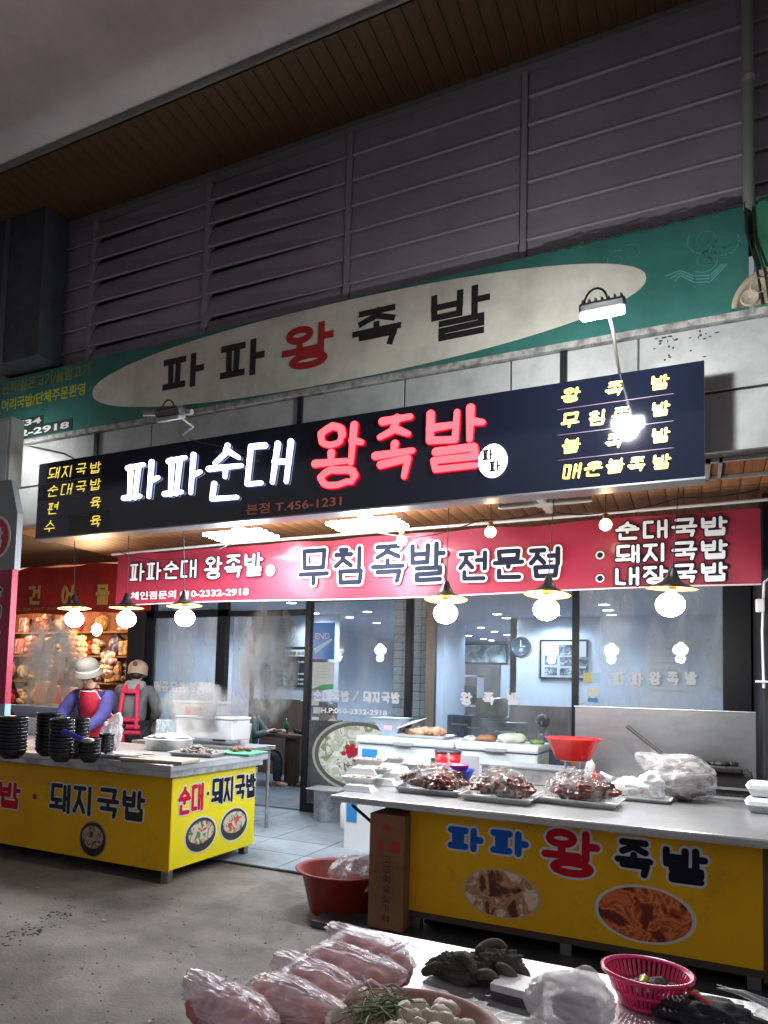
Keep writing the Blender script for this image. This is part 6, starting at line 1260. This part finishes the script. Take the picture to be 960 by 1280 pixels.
for u in (-.085, .085): MB().tube([K['ch']+K['sp']*.10+K['S']*u*.7+bk_*.05, K['ch']+bk_*.165+K['S']*u+K['sp']*.02, K['mid']+bk_*.165+K['S']*u*1.2, K['P']+bk_*.175+K['S']*u*1.3], .026, 8).build('apron_strap', pinkm, t)
for h_, w_ in ((.44, .10), (.10, .14), (.02, .16), (-.05, .17)): MB().tube([K['P']+K['sp']*h_+bk_*.165-K['S']*w_, K['P']+K['sp']*h_+bk_*.18, K['P']+K['sp']*h_+bk_*.165+K['S']*w_], .028, 8).build('apron_strap', pinkm, t)
m = MB(); m.mt = Matrix.Translation(K['nk']+Vector((0, 0, -.02))); m.lathe([(.13, -.05), (.135, -.01), (.118, .045), (.085, .06)], n=20, wob=.05).build('scarf', M('scarf_grey', (.33, .37, .38), .9), t)
# diners
tw = M('table_brown', (.12, .07, .045), .45, var=.4)
t = thing('dining_table', 'brown dining table with a pedestal inside the doorway', 'table', (-5.15, 9.45, .02))
MB().bbox((-5.62, 9.15, .71), (-4.7, 9.75, .76), .01).build('top', tw, t); MB().bbox((-5.3, 9.38, .02), (-5.12, 9.52, .71), .01).build('pedestal', tw, t)
lowc = PY(335, 900, 9.2)
person('diner in a dark green jacket with white stripes seated just inside the doorway', (-5.72, 9.05, .02), R(25), M('jacket_green', (.05, .085, .075), .7, bump=.2), MC['trousers_dark'], lean=.12, headdown=.25, h=1.66, seated=True, arms=((-5.35, 9.25, .80), (-5.4, 9.05, .80)), shirt_n='jacket')
person('diner in a dark top seated at the right side of the doorway table', (-4.55, 9.6, .02), R(185), M('top_black', (.03, .03, .035), .7), MC['trousers_dark'], lean=.2, headdown=.3, h=1.64, seated=True, arms=((-4.85, 9.5, .80), (-4.85, 9.7, .80)), shirt_n='top')
for x, y in ((-5.72, 9.05), (-4.5, 9.6)):
    o = thing('stool', 'round dark stool under the %s diner' % ('green jacketed' if x < -5 else 'dark topped'), 'stool', (x, y, .02)); MB().lathe([(0, .38), (.16, .38), (.17, .40), (.16, .43), (0, .43)], (x, y, .02), 24).build('seat', tw, o); MB().lathe([(.12, 0), (.03, .03), (.03, .38)], (x, y, .02), 16).build('pedestal', black_fr, o)
for i, (x, y, h_) in enumerate(((-5.3, 9.4, .22), (-5.2, 9.55, .1), (-5.05, 9.4, .08))):
    o = MB().lathe([(0, 0), (.035, 0), (.037, h_*.6), (.015, h_*.8), (.014, h_), (0, h_)] if i == 0 else [(0, 0), (.04, 0), (.07, h_*.6), (.06, h_*.55), (.0, .01)], (0, 0, 0), 16).build(['bottle', 'dish', 'dish'][i], [M('bottle_green', (.02, .1, .04), .2), bowl_m, bowl_m][i]); o.location = (x, y, .762); tag(o, ['green bottle on the doorway dining table', 'black bowl near the wall on the doorway dining table', 'small black bowl near the bottle on the doorway table'][i], ['bottle', 'bowl', 'bowl'][i])
hq = PY(690, 884, 9.8); person('diner in a purple top seen through the middle window', (hq.x, 9.9, .0), R(200), M('top_purple', (.12, .06, .16), .7), MC['trousers_dark'], lean=.2, headdown=.3, h=1.6, seated=True, shirt_n='top')
o = thing('stool', 'round dark stool under the purple topped diner', 'stool', (hq.x, 9.9, .02)); MB().lathe([(0, .38), (.16, .38), (.17, .40), (.16, .43), (0, .43)], (hq.x, 9.9, 0), 24).build('seat', tw, o); MB().lathe([(.12, 0), (.03, .03), (.03, .38)], (hq.x, 9.9, .02), 16).build('pedestal', black_fr, o)

# ------------------------------------------------------------------ foreground table and its wares
TZ = .75
ft_ = thing('foreground_table', 'wet stainless table in the foreground with bags, garlic and a colander', 'table', (0, 1.3, 0))
MB().bbox((-.86, .55, TZ-.035), (1.2, 1.915, TZ), .008).build('top', M('wet_steel', (.86, .87, .88), .30, .55, bump=.3, bscale=55, var=.9, vscale=7, col2=(.68, .69, .70)), ft_)
for x in (-.80, 1.1):
    for y in (.6, 1.86): MB().bbox((x-.02, y-.02, 0), (x+.02, y+.02, TZ-.035), .004).build('leg', steel, ft_)
pbag = film('pink_bag_film', (.98, .86, .90), .34, .26, 6, .5, (.45, 2.2, 2.2)); meat = M('pink_contents', (.66, .13, .11), .45, bump=.3, bscale=30, var=.8, vscale=12, col2=(.70, .27, .22))
labs = ['bag of pink meat at the far end of the bag row by the table edge', 'second bag of pink meat from the far end of the row', 'middle bag of pink meat in the row of five', 'bag of pink meat with torn shreddy plastic, second from the front', 'frontmost bag of pink meat at the bottom picture edge']
for i, (x, y, rz) in enumerate(((468, 1225, -.35), (436, 1246, -.30), (405, 1274, -.32), (362, 1296, -.35), (290, 1310, -.30))):
    c = PZ(x, y, TZ); t = thing('meat_bag', labs[i], 'plastic bag', (0, 0, 0), group='bags of pink meat on the foreground table')
    for k in range(4): MB().ball((-.078+.052*k, .008*math.sin(k*2+i), .042+.004*math.cos(k*3+i)), (.044, .044, .038), 3, .22, 2, k+i*5).build('meat', meat, t, local=True)
    bag_shell((0, 0, .056), (.125, .056, .050), seed=i*7+1, sub=5, amp=.10, ridge=.17, flat=-.05, tip=(.05 if i % 2 else -.05, .0, .012), freq=1.5, st=(.45, 1.3, 1.3)).build('plastic', pbag, t, local=True)
    r2 = random.Random(i); 
    for k in range(3):
        a = r2.uniform(-.1, .1); MB().tube([(a, -.05, .03), (a+.02, -.03, .092), (a+.03, .02, .105), (a+.06, .05, .08)], .004, 5, rr=[.001, .005, .004, .001]).build('fold', pbag, t, local=True)
    t.location = (c.x-.012, c.y+.02, TZ+.002); t.rotation_euler = (0, 0, rz); t.scale = (.90, .90, .88)
# garlic basket
c = PZ(517, 1284, TZ+.06); BC = (c.x, c.y, TZ+.002)
t = thing('garlic_basket', 'shallow pink basket of garlic and greens in the foreground', 'basket', BC)
MB().lathe([(0, 0), (.11, .0), (.145, .06), (.152, .066), (.160, .064), (.160, .058), (.15, .052), (.115, -.0)], BC, 44).build('basket', M('basket_pink', (.55, .30, .28), .4, var=.4), t)
gmesh = []
for s_ in range(4): 
    o = MB().ball((0, 0, 0), (.020, .016, .015), 2, .25, 1.5, s_).build('garlic_clove', M('garlic', (.66, .60, .48), .4, var=.5, vscale=30, col2=(.55, .42, .30), bump=.1)); gmesh.append(o)
rg = random.Random(11); cnt = 0
for k in range(85):
    a = rg.uniform(0, 6.28); d = math.sqrt(rg.random())*.118
    if math.cos(a)*d < -.02 and rg.random() < .75: continue
    o = gmesh[cnt] if cnt < 4 else gmesh[cnt % 4].copy()
    if cnt >= 4: COL.objects.link(o)
    o.location = (BC[0]+d*math.cos(a), BC[1]+d*math.sin(a), BC[2]+.045+.03*(1-d/.12)+rg.uniform(-.006, .008)); o.rotation_euler = (rg.uniform(0, 3), rg.uniform(0, 3), rg.uniform(0, 3)); o.scale = (rg.uniform(.85, 1.25),)*3
    tag(o, 'peeled garlic clove heaped in the pink basket', 'garlic', 'garlic cloves in the pink basket'); cnt += 1
m = MB()
for k in range(90):
    a = rg.uniform(2.2, 4.1); d = rg.uniform(.02, .12); p = Vector((BC[0]+d*math.cos(a), BC[1]+d*math.sin(a)*.9, BC[2]+.065+rg.uniform(0, .02))); q = Vector((rg.uniform(-1, 1), rg.uniform(-1, 1), rg.uniform(-.2, .35)))*.045
    m.tube([p-q, p+Vector((0, 0, .008)), p+q], .0016, 4, rr=[.0012, .0022, .0006])
o = m.build('green_shreds', M('scallion', (.16, .22, .09), .5, var=.6, vscale=20, col2=(.30, .30, .18)), t, kind='stuff')
# rubber gloves
c = PZ(592, 1228, TZ); t = thing('rubber_glove', 'pair of crumpled dark grey work gloves on the foreground table', 'gloves', (c.x, c.y, TZ)); gm_ = M('glove_rubber', (.085, .075, .065), .5, bump=.3, bscale=25, var=.6, vscale=8)
G = Vector((c.x, c.y, TZ))
gl_ = [[(-.10, -.02, .02), (-.05, .0, .05), (.0, .02, .06), (.06, .05, .05), (.10, .08, .04)], [(-.09, -.03, .02), (-.03, -.03, .04), (.03, -.01, .05), (.07, .03, .06), (.12, .05, .03)], [(-.02, .03, .045), (.03, .06, .085), (.07, .09, .07), (.11, .09, .03)],
       [(.0, -.04, .02), (.03, -.02, .06), (.06, .0, .05), (.05, -.04, .015)], [(-.05, .0, .05), (-.01, -.02, .07), (.03, -.04, .05), (.02, -.07, .015)], [(.05, .0, .05), (.09, -.01, .04), (.11, .02, .02)]]
sk_p = []; sk_e = []; sk_r = []
gm_ = M('glove_knit', (.12, .105, .085), .7, bump=.9, bscale=26, var=.8, vscale=9, col2=(.06, .052, .045))
bag_shell((G.x-.03, G.y+.0, G.z+.03), (.075, .042, .034), 81, 5, .35, .5, flat=-.028, freq=1.3, st=(.7, 1.6, 1)).build('glove_palm', gm_, t)
bag_shell((G.x+.045, G.y+.04, G.z+.045), (.060, .040, .034), 84, 5, .35, .5, freq=1.3, st=(1.5, .7, 1)).build('glove_palm', gm_, t)
fg = [[(.02, -.03, .03), (.05, -.05, .05), (.07, -.045, .035), (.085, -.05, .012)], [(.06, .0, .05), (.09, -.015, .055), (.11, -.01, .035), (.115, -.005, .012)], [(.08, .04, .05), (.11, .04, .05), (.125, .05, .03), (.13, .05, .012)],
      [(-.06, -.02, .03), (-.09, -.035, .035), (-.115, -.04, .02), (-.13, -.045, .01)], [(.0, .03, .06), (.02, .06, .085), (.045, .075, .09), (.07, .07, .075)], [(-.05, .01, .045), (-.03, -.02, .07), (.0, -.04, .065), (.02, -.055, .04)]]
t.scale = (.86, .86, .86)
for f_ in fg: skin('glove_finger', [G+Vector(p) for p in f_], [(i, i+1) for i in range(len(f_)-1)], [.018, .0155, .015, .011], gm_, t, 2)
# white box, bag, colander, scraps
a = PZ(641, 1258, TZ); t = thing('white_box', 'small flat white carton beside the grey gloves', 'box', (a.x, a.y+.03, TZ))
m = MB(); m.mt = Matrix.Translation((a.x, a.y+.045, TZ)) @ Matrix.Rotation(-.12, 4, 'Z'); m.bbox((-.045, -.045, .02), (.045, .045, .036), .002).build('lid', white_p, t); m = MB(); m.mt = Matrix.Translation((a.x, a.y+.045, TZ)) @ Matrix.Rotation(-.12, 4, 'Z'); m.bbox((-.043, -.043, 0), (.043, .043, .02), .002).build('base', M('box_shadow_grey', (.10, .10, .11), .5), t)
c = PZ(712, 1288, TZ); t = thing('plastic_bag', 'pale translucent plastic bag standing on the foreground table', 'plastic bag', (c.x, c.y, TZ)); haze_f = film('frost_bag', (.94, .94, .95), .42, .4, 3.5, .35, (1, 1, 2))
bag_shell((c.x, c.y+.02, TZ+.046), (.080, .06, .056), 61, 5, .16, .16, flat=-.043, tip=(.01, .0, .025), freq=1.4).build('bag', haze_f, t); MB().ball((c.x+.01, c.y+.02, TZ+.035), (.045, .04, .03), 3, .3).build('contents', M('dark_greens', (.06, .07, .08), .6), t)
c = PZ(808, 1262, TZ); CC_ = (c.x, c.y+.025, TZ+.002); t = thing('colander', 'magenta plastic colander with slotted sides on the foreground table', 'colander', CC_); cm = M('magenta_plastic', (.78, .035, .17), .28, sss=.1)
MB().lathe([(.098, .075), (.106, .080), (.108, .088), (.101, .090), (.094, .082)], CC_, 44).build('rim', cm, t); MB().lathe([(0, .0), (.066, .0), (.068, .012), (.064, .012), (.0, .006)], CC_, 36).build('base', cm, t)
rb = None
for k in range(48):
    a = 2*math.pi*k/48
    if rb is None: rb = MB().add([(.066, -.0030, .008), (.066, .0030, .008), (.098, .0030, .08), (.098, -.0030, .08), (.062, -.0030, .008), (.062, .0030, .008), (.094, .0030, .08), (.094, -.0030, .08)], [(0, 1, 2, 3), (7, 6, 5, 4), (0, 3, 7, 4), (1, 5, 6, 2)]).build('rib', cm, t, local=True); o = rb
    else: o = rb.copy(); COL.objects.link(o)
    o.rotation_euler = (0, 0, a)
MB().lathe([(.0795, .036), (.083, .038), (.0835, .043), (.080, .045)], CC_, 44).build('ring', cm, t)
t.scale = (.87, .87, .82)
t = thing('leftovers', 'dark scraps and a yellow-green pepper piece in the magenta colander', 'vegetables', (CC_[0], CC_[1], TZ+.02)); lumps(t, 'scrap', M('dark_scrap', (.05, .025, .02), .5, var=.8), (CC_[0]+.01, CC_[1]), 7, (.05, .04), .022, TZ+.02, 5); MB().tube([(CC_[0]-.01, CC_[1]-.035, TZ+.055), (CC_[0]-.006, CC_[1]+.01, TZ+.05)], .010, 8, rr=[.006, .011]).build('pepper', M('pepper_yellow', (.50, .55, .03), .3), t)
a, b = PZ(866, 1240, TZ+.06), PZ(905, 1285, TZ+.02); t = thing('cleaver', 'red-handled tool lying over dark cloths at the lower right', 'tool', tuple(a))
MB().tube([a, a.lerp(b, .5)+Vector((0, 0, .01)), b], .008, 8, rr=[.006, .008, .009]).build('handle', M('tool_red', (.60, .10, .10), .3), t); m = MB(); m.mt = frame_mt(a, Vector((0, 0, 1)), b-a); m.lathe([(.005, -.004), (.012, -.003), (.012, .003), (.005, .004)], n=14).build('hanging_eye', MC['tool_red'], t)
c = PZ(892, 1290, TZ); t = thing('dark_cloth', 'crumpled black cloth at the lower right corner of the table', 'cloth', (c.x, c.y, TZ)); bag_shell((c.x-.01, c.y+.02, TZ+.022), (.09, .05, .028), 71, 4, .35, .35).build('cloth', M('cloth_black', (.015, .015, .018), .6), t)
c = PZ(930, 1270, TZ); t = thing('steel_scissors', 'steel kitchen scissors lying on the black cloth', 'scissors', (c.x, c.y, TZ+.03))
for s_ in (-1, 1):
    MB().tube([(c.x-.05, c.y+.01*s_, TZ+.05), (c.x+.0, c.y-.004*s_, TZ+.045), (c.x+.06, c.y-.02*s_, TZ+.03)], .004, 6, rr=[.001, .006, .005]).build('blade', steel, t)
    m = MB(); m.tube([(c.x+.085+.025*math.cos(q*.63), c.y-.03*s_+.018*math.sin(q*.63), TZ+.025) for q in range(11)], .004, 6).build('finger_ring', cable, t)

# ------------------------------------------------------------------ steam
def steam(name, lab, a, b, dens, seed, curl=4.4):
    """a rising column of steam: noise-broken volume in a tapered closed mesh between points a (bottom, r) and b (top, r)"""
    m = bpy.data.materials.new(name); m.use_nodes = True; N = m.node_tree.nodes; L = m.node_tree.links; N.clear()
    o = N.new('ShaderNodeOutputMaterial'); v = N.new('ShaderNodeVolumePrincipled'); v.inputs['Color'].default_value = (.92, .93, .95, 1); v.inputs['Anisotropy'].default_value = .3
    tc = N.new('ShaderNodeTexCoord'); n = N.new('ShaderNodeTexNoise'); n.inputs['Scale'].default_value = curl; n.inputs['Detail'].default_value = 3; n.inputs['Distortion'].default_value = 1.0
    mp = N.new('ShaderNodeMapping'); mp.inputs['Scale'].default_value = (1.6, 1.6, .8); mp.inputs['Location'].default_value = (seed, seed*2, 0); L.new(tc.outputs['Object'], mp.inputs[0]); L.new(mp.outputs[0], n.inputs['Vector'])
    g = N.new('ShaderNodeTexGradient'); g.gradient_type = 'SPHERICAL'; mg = N.new('ShaderNodeMapping'); mg.vector_type = 'TEXTURE'
    h_ = (b[2]-a[2])/2; cx = Vector(((a[0]+b[0])/2, (a[1]+b[1])/2, (a[2]+b[2])/2)); rr = max(a[3], b[3])
    mg.inputs['Scale'].default_value = (rr*1.05, rr*1.05, h_*1.08); L.new(tc.outputs['Object'], mg.inputs[0]); L.new(mg.outputs[0], g.inputs[0])
    r = N.new('ShaderNodeMapRange'); r.inputs[1].default_value = .46; r.inputs[2].default_value = .74; r.inputs[3].default_value = 0; r.inputs[4].default_value = dens; L.new(n.outputs['Fac'], r.inputs[0])
    mu = N.new('ShaderNodeMath'); mu.operation = 'MULTIPLY'; L.new(r.outputs[0], mu.inputs[0]); L.new(g.outputs['Fac'], mu.inputs[1]); L.new(mu.outputs[0], v.inputs['Density']); L.new(v.outputs[0], o.inputs['Volume'])
    mb = MB(); mb.ball((0, 0, 0), (rr, rr, h_), 3); ob = mb.build('steam', m, kind='stuff'); ob.location = cx
    ob['label'] = lab; return ob
s1 = PY(60, 880, 5.6); s2 = PY(80, 770, 5.9); steam('steam', 'steam rising from the pots behind the black bowl stacks', (s1.x-.1, 5.75, 1.0, .38), (s2.x-.05, 5.75, 2.15, .38), 80, 1.3)
s1 = PY(318, 900, 6.3); steam('steam', 'steam rising beside the styrofoam boxes before the doorway', (s1.x, 6.55, 1.0, .32), (s1.x, 6.55, 2.35, .32), 95, 4.1)
s1 = PY(268, 880, 6.0); steam('steam', 'low steam drifting over the styrofoam boxes', (s1.x, 5.8, .95, .42), (s1.x, 5.8, 1.45, .42), 40, 7.7)
